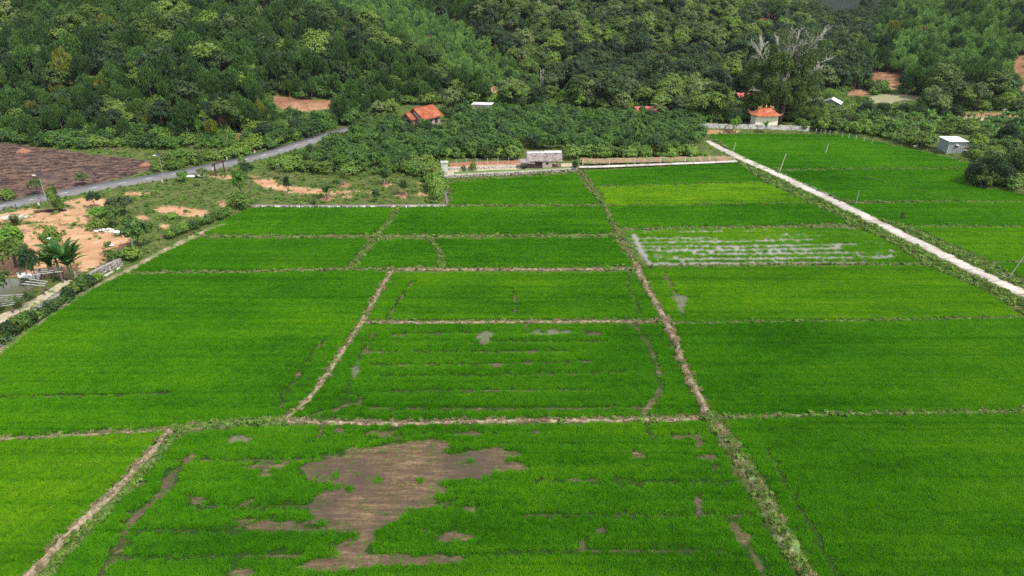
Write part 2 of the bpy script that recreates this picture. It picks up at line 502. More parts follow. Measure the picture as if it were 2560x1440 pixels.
# earth bunds: points, width, height, look 0 dry brown .. 1 green, name of place
BUNDS = [
 ([(980, 674), (962, 705), (935, 752), (905, 805), (885, 838), (855, 880), (820, 935), (785, 985), (745, 1025), (712, 1052)], 0.71, .30, .12, 'dry straw coloured bund bending left of the looping wheel track'),
 ([(712, 1052), (800, 1057), (1000, 1060), (1250, 1054), (1500, 1052), (1700, 1050), (1775, 1046)], 0.52, .22, .0, 'pinkish earth bund above the bare mud patches'),
 ([(712, 1052), (650, 1056), (560, 1064), (490, 1067), (430, 1076)], 1.1, .35, .85, 'short grassy bund joining two dry bunds at the lower left'),
 ([(430, 1076), (395, 1115), (330, 1185), (270, 1245), (200, 1312), (130, 1385), (70, 1445), (-50, 1560)], 0.76, .40, .0, 'thick dry bund running to the lower left corner'),
 ([(445, 1085), (405, 1130), (345, 1198), (285, 1260), (215, 1328), (150, 1400), (100, 1450), (0, 1545)], 0.95, .22, 1.0, 'strip of bright weeds along the lower left bund'),
 ([(430, 1076), (300, 1083), (150, 1092), (0, 1099), (-420, 1132)], 0.26, .16, .35, 'thin bund between the two left fields'),
 ([(1592, 668), (1600, 690), (1625, 740), (1658, 795), (1680, 840), (1700, 890), (1722, 950), (1750, 1000), (1772, 1045)], 1.0, .45, .0, 'thick heaped dry straw bund right of centre'),
 ([(1775, 1045), (1800, 1085), (1850, 1150), (1890, 1220), (1940, 1310), (1985, 1390), (2020, 1450), (2080, 1560)], 1.35, .34, .7, 'wide bund with pale path and weeds running to the bottom edge'),
 ([(1790, 1046), (1950, 1040), (2100, 1036), (2300, 1033), (2560, 1031), (3150, 1031)], 0.36, .18, .75, 'thin grassy bund across the right side'),
 ([(905, 806), (1050, 808), (1300, 806), (1500, 805), (1660, 805)], 0.43, .22, .15, 'straight brown bund above the looping wheel track'),
 ([(1660, 806), (1700, 809)], 0.47, .2, .3, 'short stub of bund right of the thick bund'),
 ([(300, 686), (450, 683), (600, 682), (750, 677), (870, 673), (980, 674)], 0.32, .20, .55, 'thin bund below the long dark field'),
 ([(980, 675), (1100, 675), (1200, 675), (1400, 675), (1592, 672)], 0.47, .26, .12, 'brown bund ending at the flooded plot'),
 ([(1600, 668), (1800, 664), (2050, 662), (2290, 661)], 0.24, .14, .8, 'low bund on the near side of the flooded plot'),
 ([(490, 591), (650, 593), (800, 594), (930, 592), (1100, 591), (1300, 591), (1535, 590)], 0.36, .22, .6, 'thin dark edged bund halfway up the left fields'),
 ([(620, 517), (800, 518), (1000, 517), (1250, 515), (1512, 514)], 0.40, .2, .8, 'grassy bund under the low stone kerb'),
 ([(996, 518), (985, 540), (970, 560), (950, 580), (930, 592)], 0.85, .22, .95, 'pale grassy diagonal bund'),
 ([(945, 594), (918, 620), (905, 640), (885, 671)], 1.0, .22, .95, 'curved pale grassy bund left of the arched plot'),
 ([(1068, 595), (1085, 612), (1100, 635), (1106, 671)], 0.85, .22, .9, 'curved pale grassy bund right of the arched plot'),
 ([(1448, 428), (1465, 450), (1480, 472), (1495, 496), (1512, 516), (1530, 555), (1548, 592), (1570, 632), (1592, 668)], 0.48, .26, .6, 'tall thin bund climbing to the stone terrace'),
 ([(1490, 466), (1700, 462), (1908, 457)], 0.20, .1, .8, 'faint bund below the concrete path'),
 ([(1515, 515), (1750, 513), (1990, 509)], 0.16, .1, .8, 'faint bund under the lime field'),
 ([(1550, 574), (1800, 570), (2120, 567)], 0.32, .2, .55, 'bund on the far side of the flooded plot'),
 ([(1692, 809), (2100, 803), (2540, 795)], 0.24, .12, .9, 'faint weedy bund across the right fields'),
 ([(1905, 426), (2150, 423), (2418, 422)], 0.22, .12, .8, 'faint far bund under the scrub'),
 ([(2062, 424), (2150, 440), (2250, 466), (2340, 488), (2400, 504)], 0.28, .12, .85, 'pale slanting bund right of the road'),
 ([(2095, 507), (2300, 505), (2560, 506), (2800, 509)], 0.32, .15, .75, 'pale far bund near the leaning posts'),
 ([(2270, 567), (2560, 568), (2900, 563)], 0.28, .14, .85, 'light bund near the right edge'),
 ([(2470, 658), (2560, 655), (2900, 645)], 0.24, .14, .8, 'short bund above the small channel'),
 ([(1890, 336), (1960, 352), (2020, 366)], 0.18, .1, .8, 'faint bund in the farthest field'),
]
# wheel tracks and gaps in the rice: points, half width in metres
TRACKS = [
 ([(935, 826), (928, 855), (908, 885), (889, 922), (872, 975), (850, 1022), (818, 1052)], 0.26),
 ([(900, 992), (896, 1008), (915, 1020), (1000, 1024), (1250, 1024), (1500, 1021), (1600, 1018)], 0.21),
 ([(1580, 812), (1606, 835), (1628, 880), (1645, 930), (1652, 965), (1640, 1003), (1612, 1028), (1605, 1050)], 0.30),
 ([(900, 1008), (860, 1016), (820, 1028), (760, 1046)], 0.18),
 ([(1035, 703), (1012, 735), (990, 765), (965, 799)], 0.21),
 ([(1278, 718), (1290, 760), (1290, 782)], 0.17), ([(1575, 684), (1567, 715), (1585, 745), (1602, 785)], 0.18),
 ([(1664, 690), (1680, 720), (1698, 752), (1708, 790)], 0.29),
 ([(810, 852), (778, 890), (758, 915), (742, 952), (708, 988), (700, 1010), (722, 1035)], 0.22),
 ([(482, 1140), (440, 1180), (412, 1222), (362, 1272), (325, 1305), (312, 1345), (280, 1392), (248, 1445)], 0.42),
 ([(812, 1062), (796, 1100)], 0.22), ([(1618, 1060), (1628, 1098)], 0.18),
 ([(1920, 1128), (1945, 1175), (1970, 1215), (2010, 1290), (2055, 1370), (2090, 1440), (2130, 1530)], 0.15),
 ([(1840, 1310), (1850, 1345), (1880, 1385), (1915, 1440), (1960, 1520)], 0.33), ([(1838, 1150), (1835, 1190)], 0.29),
 ([(0, 994), (200, 990), (420, 985)], 0.15), ([(430, 1150), (700, 1152), (850, 1140)], 0.09),
 ([(500, 1268), (640, 1270), (790, 1268)], 0.14), ([(330, 1330), (600, 1330), (860, 1326)], 0.14), ([(310, 1398), (600, 1395), (760, 1388)], 0.14),
 ([(1400, 1201), (1600, 1206), (1900, 1206)], 0.11), ([(1250, 1385), (1500, 1378), (1800, 1382)], 0.12), ([(1300, 1290), (1600, 1292), (1880, 1290)], 0.09),
 ([(985, 833), (1100, 834), (1240, 832)], 0.15), ([(1180, 856), (1400, 855), (1520, 854)], 0.15), ([(920, 882), (1150, 881), (1420, 878)], 0.14),
 ([(930, 914), (1180, 912), (1480, 905)], 0.17), ([(950, 942), (1300, 938), (1560, 932)], 0.11), ([(950, 980), (1200, 978), (1480, 976)], 0.14),
 # flooded rows of the wet plot
 ([(1592, 597), (1680, 596), (1771, 595)], 0.26), ([(1598, 607), (1800, 605), (2030, 599)], 0.26), ([(1602, 617), (1850, 616), (2140, 611)], 0.30),
 ([(1610, 627), (1850, 626), (2100, 621)], 0.38), ([(1740, 636), (1950, 635), (2150, 632)], 0.30), ([(1675, 648), (1900, 647), (2130, 644)], 0.34),
 ([(1650, 660), (1900, 659), (2170, 657)], 0.30), ([(1583, 588), (1600, 618), (1613, 645), (1625, 668)], 0.45), ([(1700, 580), (1800, 579)], 0.22),
 ([(2148, 640), (2185, 645), (2222, 643), (2228, 638)], 0.30),
]
MUD_BIG = [(886, 1124), (950, 1117), (1034, 1104), (1071, 1090), (1121, 1094), (1128, 1137), (1199, 1131), (1269, 1111), (1273, 1131), (1313, 1141),
 (1316, 1168), (1269, 1195), (1172, 1198), (1105, 1208), (1101, 1242), (1189, 1253), (1189, 1272), (1105, 1275), (1024, 1289), (984, 1315), (910, 1369),
 (964, 1389), (1138, 1396), (1219, 1406), (1105, 1420), (1004, 1426), (903, 1413), (769, 1430), (749, 1413), (789, 1396), (863, 1362), (886, 1342),
 (863, 1322), (779, 1305), (785, 1268), (796, 1242), (829, 1215), (826, 1201), (749, 1194), (755, 1168), (809, 1154), (836, 1134)]
MUD_SPOTS = [(595, 1097, 34, 9), (850, 1077, 15, 8), (960, 1087, 38, 9), (1180, 1086, 38, 6), (1340, 1082, 28, 5), (680, 1166, 34, 10), (668, 1185, 14, 14),
 (490, 1250, 24, 11), (417, 1205, 13, 20), (660, 1310, 72, 13), (625, 1255, 8, 13), (600, 1430, 36, 14), (1140, 1343, 52, 9), (1595, 1140, 20, 10),
 (1712, 1092, 40, 7), (1748, 1112, 10, 14), (1760, 1143, 30, 9), (1786, 1165, 8, 9), (1748, 1262, 13, 20), (1838, 1322, 15, 17), (1870, 1345, 14, 10),
 (1505, 1330, 20, 11), (1460, 1358, 12, 10), (1440, 1204, 110, 4), (1580, 1216, 28, 4), (1100, 1330, 60, 4), (345, 1215, 14, 12), (620, 1170, 30, 4),
 (1215, 840, 17, 11), (1210, 850, 9, 13), (1380, 831, 38, 7), (1480, 835, 24, 5), (1240, 912, 13, 5), (1310, 908, 14, 5), (889, 928, 8, 12), (945, 879, 18, 4),
 (1317, 820, 5, 12), (1330, 880, 35, 3), (985, 841, 22, 4), (1706, 757, 12, 12), (1700, 745, 22, 5), (1665, 690, 5, 12), (745, 945, 6, 12), (1625, 1012, 10, 12),
 (1985, 589, 48, 6), (1730, 603, 62, 7), (1715, 626, 58, 7), (1645, 640, 20, 9), (1700, 648, 30, 6), (2215, 636, 24, 9), (1890, 577, 30, 4), (2130, 580, 12, 8),
 (1960, 633, 90, 4), (2050, 646, 60, 4), (1940, 660, 150, 4), (1640, 660, 28, 6), (1820, 622, 50, 4), (2060, 578, 20, 3)]
SOIL = [[(67, 562), (120, 555), (177, 567), (235, 570), (320, 585), (330, 595), (305, 625), (285, 648), (232, 670), (200, 684), (110, 694), (30, 690), (-100, 720), (-100, 640), (60, 630), (0, 600), (-60, 570)],
 [(160, 506), (200, 495), (275, 499), (272, 516), (200, 523)], [(-120, 560), (0, 540), (60, 522), (130, 525), (205, 520), (238, 545), (232, 560), (170, 560), (100, 553), (40, 556)],
 [(380, 528), (405, 515), (450, 517), (500, 524), (535, 530), (530, 541), (470, 542), (430, 534)], [(544, 503), (560, 500), (566, 514), (552, 520)],
 [(340, 540), (365, 538), (375, 548), (350, 550)], [(400, 560), (425, 562), (423, 572), (402, 570)], [(628, 450), (680, 447), (705, 462), (760, 470), (830, 476), (900, 478), (830, 486), (720, 482), (660, 468)],
 [(520, 440), (560, 436), (600, 444), (560, 447)], [(620, 440), (650, 441), (640, 447)],
 [(842, 463), (858, 456), (878, 462), (858, 468)], [(800, 497), (817, 489), (836, 497), (817, 502)], [(948, 462), (963, 456), (982, 461), (965, 467)], [(990, 489), (1010, 480), (1030, 489), (1010, 494)],
 [(924, 481), (934, 477), (942, 482), (932, 485)], [(856, 492), (870, 487), (884, 492), (868, 496)], [(1042, 459), (1050, 456), (1056, 460)], [(1040, 487), (1052, 482), (1066, 488), (1050, 492)],
 [(300, 486), (340, 480), (380, 483), (330, 489)],
 # bare cuts and clearings on the hills
 [(668, 246), (700, 240), (790, 250), (832, 252), (838, 266), (800, 274), (740, 280), (700, 272), (680, 262)], [(570, 338), (600, 334), (622, 338), (600, 348), (575, 348)],
 [(1224, 212), (1236, 214), (1254, 224), (1240, 236), (1228, 232)], [(2172, 180), (2210, 177), (2262, 182), (2262, 205), (2245, 225), (2225, 222), (2215, 205), (2180, 200)],
 [(2115, 238), (2128, 226), (2170, 218), (2176, 236), (2140, 242)], [(2535, 140), (2600, 130), (2600, 240), (2545, 232), (2560, 205), (2526, 180)],
 [(1452, 397), (1530, 396), (1650, 396), (1830, 396), (1830, 404), (1650, 409), (1455, 412)], [(1120, 414), (1200, 408), (1300, 405), (1300, 412), (1120, 420)],
 [(1755, 325), (1850, 326), (1840, 334), (1765, 334)], [(1895, 47), (1930, 43), (1955, 52), (1925, 58)], [(2395, 284), (2450, 282), (2560, 284), (2560, 292), (2400, 292)], [(1385, 236), (1425, 236), (1420, 246), (1390, 246)]]
PALE = [[(2165, 246), (2200, 236), (2260, 236), (2330, 244), (2320, 258), (2250, 262), (2180, 258)], [(75, 588), (130, 582), (150, 590), (100, 598)], [(-40, 545), (30, 530), (75, 528), (60, 540), (0, 552)],
 [(1120, 415), (1440, 408), (1440, 425), (1120, 438)], [(2400, 292), (2500, 292), (2500, 302), (2410, 300)], [(30, 775), (100, 738), (160, 700), (185, 700), (120, 745), (50, 790), (-60, 840), (-60, 810)]]
BURNT = [(-700, 330), (0, 356), (60, 362), (130, 372), (250, 388), (378, 402), (380, 424), (300, 448), (250, 458), (150, 476), (60, 492), (0, 503), (-700, 640)]
POND = [(-200, 700), (0, 690), (45, 688), (80, 700), (95, 712), (78, 728), (40, 745), (-200, 790)]
POND_W = poly_at(POND, .6)

field_w = [poly_at(c, 0) for _, c, _, _ in FIELDS]
track_w = [(poly_at(p, 0), w) for p, w in TRACKS]
mud_w = poly_at(MUD_BIG, 0)

def bare_amount(P):
    """how far a paddy point lies inside mud or a track, in metres (positive: bare)"""
    X, Y = P[:, 0], P[:, 1]
    g = np.full(len(P), -9.0)
    for line, w in track_w:
        lo, hi = line.min(0) - 2, line.max(0) + 2
        k = ((P > lo) & (P < hi)).all(1)
        if k.any(): g[k] = np.maximum(g[k], w * (1 + .7 * wobble(X[k], Y[k], 5, 21)) - ldist(P[k], line))
    lo, hi = mud_w.min(0) - 3, mud_w.max(0) + 3
    k = ((P > lo) & (P < hi)).all(1)
    if k.any(): g[k] = np.maximum(g[k], sdist(P[k], mud_w) + .30 * wobble(X[k], Y[k], 2.2, 4) + 1.5 * np.minimum(wobble(X[k] * .16, Y[k], 2.2, 41), .25) - 1.8 * np.clip(wobble(X[k], Y[k], 4.2, 9) - .75, 0, 1))
    px, py, d = project(X, Y, 0)
    for cx, cy, rx, ry in MUD_SPOTS:
        k = (abs(px - cx) < 2 * rx + 10) & (abs(py - cy) < 2 * ry + 10)
        if k.any():
            e = 1 - np.sqrt(((px[k] - cx) / rx) ** 2 + ((py[k] - cy) / ry) ** 2) + .55 * wobble(X[k] * .6, Y[k], 1.8, 5)
            g[k] = np.maximum(g[k], e * .8)
    return g

# ------------------------------------------------------------------ the ground: one sheet from behind the camera to the far mountain
def axis(lo, hi, step, out_lo, out_hi, grow=1.14):
    a = list(np.arange(lo, hi, step))
    s, v = step, a[-1]
    while v < out_hi:
        s *= grow; v += s; a.append(v)
    s, v, b = step, lo, []
    while v > out_lo:
        s *= grow; v -= s; b.append(v)
    return np.array(b[::-1] + a)
gx = axis(-150, 175, .85, -5000, 5000, 1.09)
gy = np.concatenate([axis(36, 232, .62, -800, 47, 1.2)[:0], axis(36, 232, .62, -800, 233, 1.2)])
gy = np.array([v for v in gy if v < 233])
s_, v_ = .7, 233.0
tail = []
while v_ < 9000:
    tail.append(v_); s_ = min(s_ * 1.06, 2.6) if v_ < 460 else s_ * 1.12; v_ += s_
gy = np.concatenate([gy, tail])
GX, GY = np.meshgrid(gx, gy)
GZ = H(GX, GY)
# the pond is dug into the left land; banks get small relief
Pg = np.stack([GX.ravel(), GY.ravel()], 1)
near = (abs(GX) < 200) & (GY > 40) & (GY < 300)
rel = np.zeros(GX.shape)
rel[near] = .05 * wobble(GX[near], GY[near], 3.0, 8) + .03 * wobble(GX[near], GY[near], 1.9, 18)
pk = np.zeros(len(Pg)); kk = (Pg[:, 0] < -60) & (Pg[:, 0] > -200) & (Pg[:, 1] < 140) & (Pg[:, 1] > 60)
pk[kk] = np.clip(sdist(Pg[kk], POND_W) / 1.5, 0, 1)
terr_in = np.clip((GZ - .3) / .3, 0, 1)
GZ = GZ + rel * (terr_in * 1.6 + .25) - pk.reshape(GX.shape) * .9
PXg, PYg, Dg = project(GX.ravel(), GY.ravel(), GZ.ravel())
PP = np.stack([PXg, PYg], 1)
vis = (PXg > -900) & (PXg < 3400) & (PYg > -50) & (PYg < 1700) & (GY.ravel() > 20)
def px_mask(polys, soft):
    out = np.zeros(len(PP))
    for poly in polys:
        a = np.array(poly, float)
        lo, hi = a.min(0) - 15, a.max(0) + 15
        k = vis & (PP > lo).all(1) & (PP < hi).all(1)
        if k.any(): out[k] = np.maximum(out[k], np.clip(.5 + sdist(PP[k], a) / soft, 0, 1))
    return out
a_soil = px_mask(SOIL, 14)
a_pale = px_mask(PALE, 12)
a_burnt = px_mask([BURNT], 12)
a_paddy = np.zeros(len(Pg)); a_bare = np.zeros(len(Pg))
kn = (abs(Pg[:, 0]) < 260) & (Pg[:, 1] > 30) & (Pg[:, 1] < 240) & (GZ.ravel() < .3)
for W_ in field_w:
    kf = kn & (Pg > W_.min(0) - 2).all(1) & (Pg < W_.max(0) + 2).all(1)
    if kf.any(): a_paddy[kf] = np.maximum(a_paddy[kf], np.clip(sdist(Pg[kf], W_) / .8 + .7, 0, 1))
kb = kn & (Pg[:, 1] > 30) & (Pg[:, 1] < 235)
a_bare[kb] = np.clip(.5 + bare_amount(Pg[kb]) / 1.2, 0, 1)
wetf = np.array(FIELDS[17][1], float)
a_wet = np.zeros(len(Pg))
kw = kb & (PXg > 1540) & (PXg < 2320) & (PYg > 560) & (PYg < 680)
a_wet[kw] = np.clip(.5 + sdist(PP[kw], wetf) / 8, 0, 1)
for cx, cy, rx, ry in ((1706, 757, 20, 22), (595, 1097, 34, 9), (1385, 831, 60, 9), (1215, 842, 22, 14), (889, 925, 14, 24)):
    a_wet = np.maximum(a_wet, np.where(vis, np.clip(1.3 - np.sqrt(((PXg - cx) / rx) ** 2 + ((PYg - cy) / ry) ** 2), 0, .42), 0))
ny, nx = GX.shape
ii = (np.arange(ny - 1)[:, None] * nx + np.arange(nx - 1)[None, :]).ravel()
Fg = np.stack([ii, ii + 1, ii + nx + 1, ii + nx], 1)

def mat_ground():
    m, nt, out = new_mat('ground_soil_and_grass')
    q = NT(nt)
    P1 = q.pos()
    nfine = q.noise(P1, 2.2, 5, .65)
    nmid = q.noise(P1, .35, 4, .6)
    ngrain = q.noise(P1, 7.0, 3, .7)
    grass = q.ramp(nmid, [(.28, (.050, .075, .018)), (.52, (.095, .125, .032)), (.75, (.160, .150, .060))])
    grass = q.mix(q.math('MULTIPLY', nfine, .6), grass, (.045, .085, .018))
    soil = q.ramp(q.math('ADD', q.math('MULTIPLY', nmid, .6), q.math('MULTIPLY', nfine, .4)), [(.3, (.27, .14, .070)), (.5, (.42, .24, .135)), (.7, (.56, .39, .25))])
    soil = q.mix(q.attr('far'), soil, q.ramp(q.math('ADD', q.math('MULTIPLY', nmid, .5), q.math('MULTIPLY', nfine, .5)), [(.36, (.10, .075, .035)), (.48, (.22, .105, .060)), (.64, (.36, .20, .12))]))
    pale = q.ramp(nfine, [(.3, (.30, .27, .17)), (.7, (.52, .45, .33))])
    pale = q.mix(q.attr('far'), pale, q.ramp(nfine, [(.3, (.10, .13, .04)), (.7, (.20, .19, .09))]))
    # burnt ground with parallel dark furrows
    wv = q.n("TexWave"); wv.wave_type = 'BANDS'; wv.bands_direction = 'Y'
    wv.inputs['Scale'].default_value = .085; wv.inputs['Distortion'].default_value = 14; wv.inputs['Detail'].default_value = 5; wv.inputs['Detail Scale'].default_value = 3.2
    q.l(q.pos((.6, 1, 1), R_(-14)), wv.inputs['Vector'])
    burnt = q.ramp(q.math('ADD', q.math('MULTIPLY', wv.outputs['Fac'], .32), q.math('MULTIPLY', nfine, .95)), [(.38, (.022, .019, .021)), (.6, (.092, .060, .046)), (.85, (.17, .105, .075))])
    mudn = q.noise(q.pos((.22, 1.6, 1), R_(3)), 1.2, 6, .7)
    mudn = q.math('ADD', q.math('MULTIPLY', mudn, .55), q.math('MULTIPLY', q.math('ADD', nfine, ngrain), .225))
    mud = q.ramp(mudn, [(.38, (.058, .041, .026)), (.5, (.112, .078, .046)), (.62, (.25, .178, .10))])
    big = q.noise(P1, .12, 3)
    big2 = q.noise(P1, .012, 6, .7)
    mud = q.mix(q.ramp(big, [(.4, 0.0), (.62, .75)]), mud, (.070, .054, .041))
    stem = q.mix(nfine, (.010, .034, .003), (.028, .060, .008))     # shallow water and stems, darkened to put in shade under the rice
    def edge(att, width=.12, amount=.7):
        v = q.math('ADD', q.attr(att), q.math('MULTIPLY', q.math('SUBTRACT', nfine, .5), amount))
        return q.ramp(v, [(.5 - width / 2, 0.0), (.5 + width / 2, 1.0)])
    c = grass
    c = q.mix(edge('pale'), c, pale)
    c = q.mix(edge('soil', .25, 1.9), c, soil)
    c = q.mix(edge('burnt', .1, .5), c, burnt)
    pad = q.mix(edge('bare', .2, .3), stem, mud)
    wetmud_skytint = q.mix(q.attr('wet'), pad, q.mix(mudn, (.10, .10, .065), (.25, .24, .205)))  # wet parts paler: sky reflection painted into the mud and water colour
    c = q.mix(q.math('GREATER_THAN', q.attr('far'), 1.5), c, q.ramp(big2, [(.35, (.010, .022, .016)), (.55, (.022, .038, .024)), (.75, (.060, .044, .044))]))
    c = q.mix(q.attr('paddy'), c, wetmud_skytint)
    b = q.n("BsdfPrincipled")
    q.l(c, b.inputs['Base Color'])
    rough = q.math('SUBTRACT', .92, q.math('MULTIPLY', q.attr('wet'), .86))
    mudwet = q.math('MULTIPLY', q.math('MULTIPLY', edge('bare'), q.attr('paddy')), q.ramp(big, [(.35, .30), (.6, .05)]))
    rough = q.math('SUBTRACT', rough, mudwet, clamp=True)
    rough = q.math('MAXIMUM', rough, .06)
    q.l(rough, b.inputs['Roughness'])
    q.l(q.math('ADD', q.math('MULTIPLY', q.attr('wet'), .8), .12), b.inputs['Specular IOR Level'])
    bp = q.n("Bump"); bp.inputs['Distance'].default_value = .12
    q.l(q.math('SUBTRACT', 1.0, q.attr('wet'), clamp=True), bp.inputs['Strength'])
    q.l(q.math('ADD', nfine, q.math('MULTIPLY', ngrain, .4)), bp.inputs['Height'])
    q.l(bp.outputs['Normal'], b.inputs['Normal'])
    q.l(b.outputs['BSDF'], out.inputs['Surface'])
    return m
M['ground'] = mat_ground()
gm = np_mesh('ground', np.stack([GX.ravel(), GY.ravel(), GZ.ravel()], 1), Fg, M['ground'])
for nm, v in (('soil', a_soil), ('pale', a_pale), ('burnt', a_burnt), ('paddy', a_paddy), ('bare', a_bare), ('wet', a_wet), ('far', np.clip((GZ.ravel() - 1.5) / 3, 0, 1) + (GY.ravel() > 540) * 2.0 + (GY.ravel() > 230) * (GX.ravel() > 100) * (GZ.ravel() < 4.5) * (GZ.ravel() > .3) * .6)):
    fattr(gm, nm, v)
gm.polygons.foreach_set('use_smooth', np.ones(len(gm.polygons), bool))
ground = link('ground', gm)
tag(ground, 'valley floor and hillsides with muddy paddies, orange soil and a burnt plot', kind='structure')

def gz(x, y):
    return float(H(np.array([x]), np.array([y]))[0])
# ------------------------------------------------------------------ plants: leaf clouds
def unit(v): return v / np.maximum(np.linalg.norm(v, axis=-1, keepdims=True), 1e-9)

def rhombi(C, A, B):
    n = len(C)
    V = np.stack([C - A, C + B, C + A, C - B], 1).reshape(-1, 3)
    return V, np.arange(4 * n).reshape(n, 4)

def leaf_cloud(r, C, N, L, W, droop=0.0):
    """leaves centred at C, facing N, half length L and half width W"""
    n = len(C)
    rnd = r.normal(size=(n, 3))
    T = unit(np.cross(N, rnd))
    T[:, 2] -= droop
    T = unit(T)
    Bv = unit(np.cross(N, T))
    s = r.uniform(.7, 1.3, (n, 1))
    return rhombi(C, T * L * s, Bv * W * s)

def crown_points(r, n_clump, per, rx, rz, zc, cr, cz, low=-.35):
    """points on the shells of many leaf clumps spread over an uneven crown"""
    u = unit(r.normal(size=(n_clump * 3, 3)))
    u = u[u[:, 2] > low][:n_clump]
    rad = r.uniform(.55, 1.0, (len(u), 1)) * (1 + .18 * np.sin(3 * np.arctan2(u[:, 1:2], u[:, 0:1]) + r.uniform(0, 6)))
    cc = u * rad * np.array([rx, rx, rz]) + np.array([0, 0, zc])
    size = r.uniform(.65, 1.25, len(u))
    v = unit(r.normal(size=(len(u), per, 3)))
    v[..., 2] = np.abs(v[..., 2]) * r.choice([1, 1, 1, -1], v.shape[:2])
    P = cc[:, None] + v * (size[:, None, None] * np.array([cr, cr, cz])) * r.uniform(.75, 1.08, v.shape[:2] + (1,))
    out = unit(cc - np.array([0, 0, zc - rz * .5]))
    N = unit(v * .8 + out[:, None] * .5 + r.normal(size=v.shape) * .45 + np.array([0, 0, .35]))
    return P.reshape(-1, 3), N.reshape(-1, 3)

def trunk_geo(r, h, rad, spread, limbs=5, top=.75):
    mb = MB()
    bend = r.uniform(-.3, .3, 2)
    pts = [(0, 0, -.4), (bend[0] * .3, bend[1] * .3, h * .35), (bend[0], bend[1], h * top)]
    mb.tube(pts, [rad, rad * .75, rad * .3], 6)
    for k in range(limbs):
        a = r.uniform(0, 6.28); z = h * r.uniform(.3, .6)
        mb.tube([(bend[0] * .4, bend[1] * .4, z), (math.cos(a) * spread * .5, math.sin(a) * spread * .5, z + h * .18), (math.cos(a) * spread, math.sin(a) * spread, z + h * .26)],
                [rad * .5, rad * .3, rad * .12], 4)
    return mb

def join_geo(name, parts):
    """parts: list of (V, F quads, material)"""
    Vs, Fs, mi, mats = [], [], [], []
    n = 0
    for k, (V, F, m) in enumerate(parts):
        Vs.append(V); Fs.append(F + n); n += len(V)
        mi += [k] * len(F); mats.append(m)
    return np_mesh(name, np.concatenate(Vs), np.concatenate(Fs), mats, mi)

def mb_quads(mb):
    V = np.array(mb.v, float)
    F = np.array([f if len(f) == 4 else (f[0], f[1], f[2], f[2]) for f in mb.f if len(f) == 4])
    return V, F

STY = {  # height, crown radius, half height, centre, clumps, leaves per clump, clump radii, leaf half sizes, droop
 'acacia': dict(h=8.4, rx=2.1, rz=3.0, zc=5.0, nc=46, per=44, cr=.62, cz=1.05, L=.34, W=.10, up=.5, leaf='leaf_acacia', spread=1.4),
 'young':  dict(h=5.2, rx=1.35, rz=2.1, zc=3.0, nc=26, per=36, cr=.50, cz=.85, L=.27, W=.10, up=.5, leaf='leaf_plant', spread=.8),
 'broad':  dict(h=8.2, rx=3.0, rz=2.3, zc=5.4, nc=44, per=44, cr=.95, cz=.70, L=.30, W=.17, up=0, leaf='leaf_broad', spread=2.0),
 'grey':   dict(h=8.0, rx=2.7, rz=2.5, zc=5.2, nc=40, per=40, cr=.80, cz=.75, L=.28, W=.15, up=0, leaf='leaf_grey', spread=1.8),
 'dark':   dict(h=8.6, rx=3.1, rz=2.8, zc=5.2, nc=48, per=44, cr=.90, cz=.80, L=.30, W=.16, up=0, leaf='leaf_dark', spread=2.0),
 'orchard':dict(h=4.1, rx=1.75, rz=1.5, zc=2.5, nc=40, per=26, cr=.50, cz=.50, L=.27, W=.12, up=0, leaf='leaf_orchard', spread=1.1),
 'lime':   dict(h=4.6, rx=1.7, rz=1.3, zc=3.0, nc=26, per=36, cr=.62, cz=.48, L=.22, W=.13, up=0, leaf='leaf_lime', spread=1.1),
 'bush':   dict(h=1.7, rx=1.0, rz=.75, zc=.75, nc=22, per=24, cr=.40, cz=.36, L=.15, W=.09, up=0, leaf='leaf_weed', spread=.5),
 'shade':  dict(h=2.2, rx=1.3, rz=1.0, zc=1.0, nc=26, per=28, cr=.48, cz=.42, L=.18, W=.10, up=0, leaf='leaf_broad', spread=.7),
 'gloom':  dict(h=2.4, rx=1.4, rz=1.1, zc=1.1, nc=26, per=28, cr=.50, cz=.46, L=.18, W=.10, up=0, leaf='leaf_orchard', spread=.7),
 'red':    dict(h=6.5, rx=1.6, rz=1.9, zc=4.4, nc=18, per=30, cr=.60, cz=.70, L=.26, W=.10, up=0, leaf='leaf_red', spread=1.2),
}
def crown_geo(r, s, k=1.0):
    P, N = crown_points(r, int(s['nc'] * k), s['per'], s['rx'], s['rz'], s['zc'], s['cr'], s['cz'])
    if s['up']:     # brush-like upright foliage
        n = len(P)
        A = unit(np.concatenate([r.normal(size=(n, 2)) * .38, np.ones((n, 1))], 1) + np.concatenate([P[:, :2] * .12, np.zeros((n, 1))], 1)) * s['L'] * r.uniform(.7, 1.4, (n, 1))
        B = unit(np.cross(A, r.normal(size=(n, 3)))) * s['W']
        return rhombi(P, A, B)
    return leaf_cloud(r, P, N, s['L'], s['W'])

PROTO = {}
def protos(style, n=4):
    """one mesh per variant: crown and trunk together"""
    if style in PROTO: return PROTO[style]
    s = STY[style]; out = []
    for k in range(n):
        r = np.random.default_rng(abs(hash_s(style)) + k)
        cV, cF = crown_geo(r, s)
        tV, tF = mb_quads(trunk_geo(r, s['h'], .035 * s['h'] * .6 + .03, s['spread']))
        out.append(join_geo(style + '_tree', [(cV, cF, M[s['leaf']]), (tV, tF, M['bark'])]))
    PROTO[style] = out
    return out
def hash_s(t): return sum((i + 1) * ord(c) for i, c in enumerate(t)) % 9973

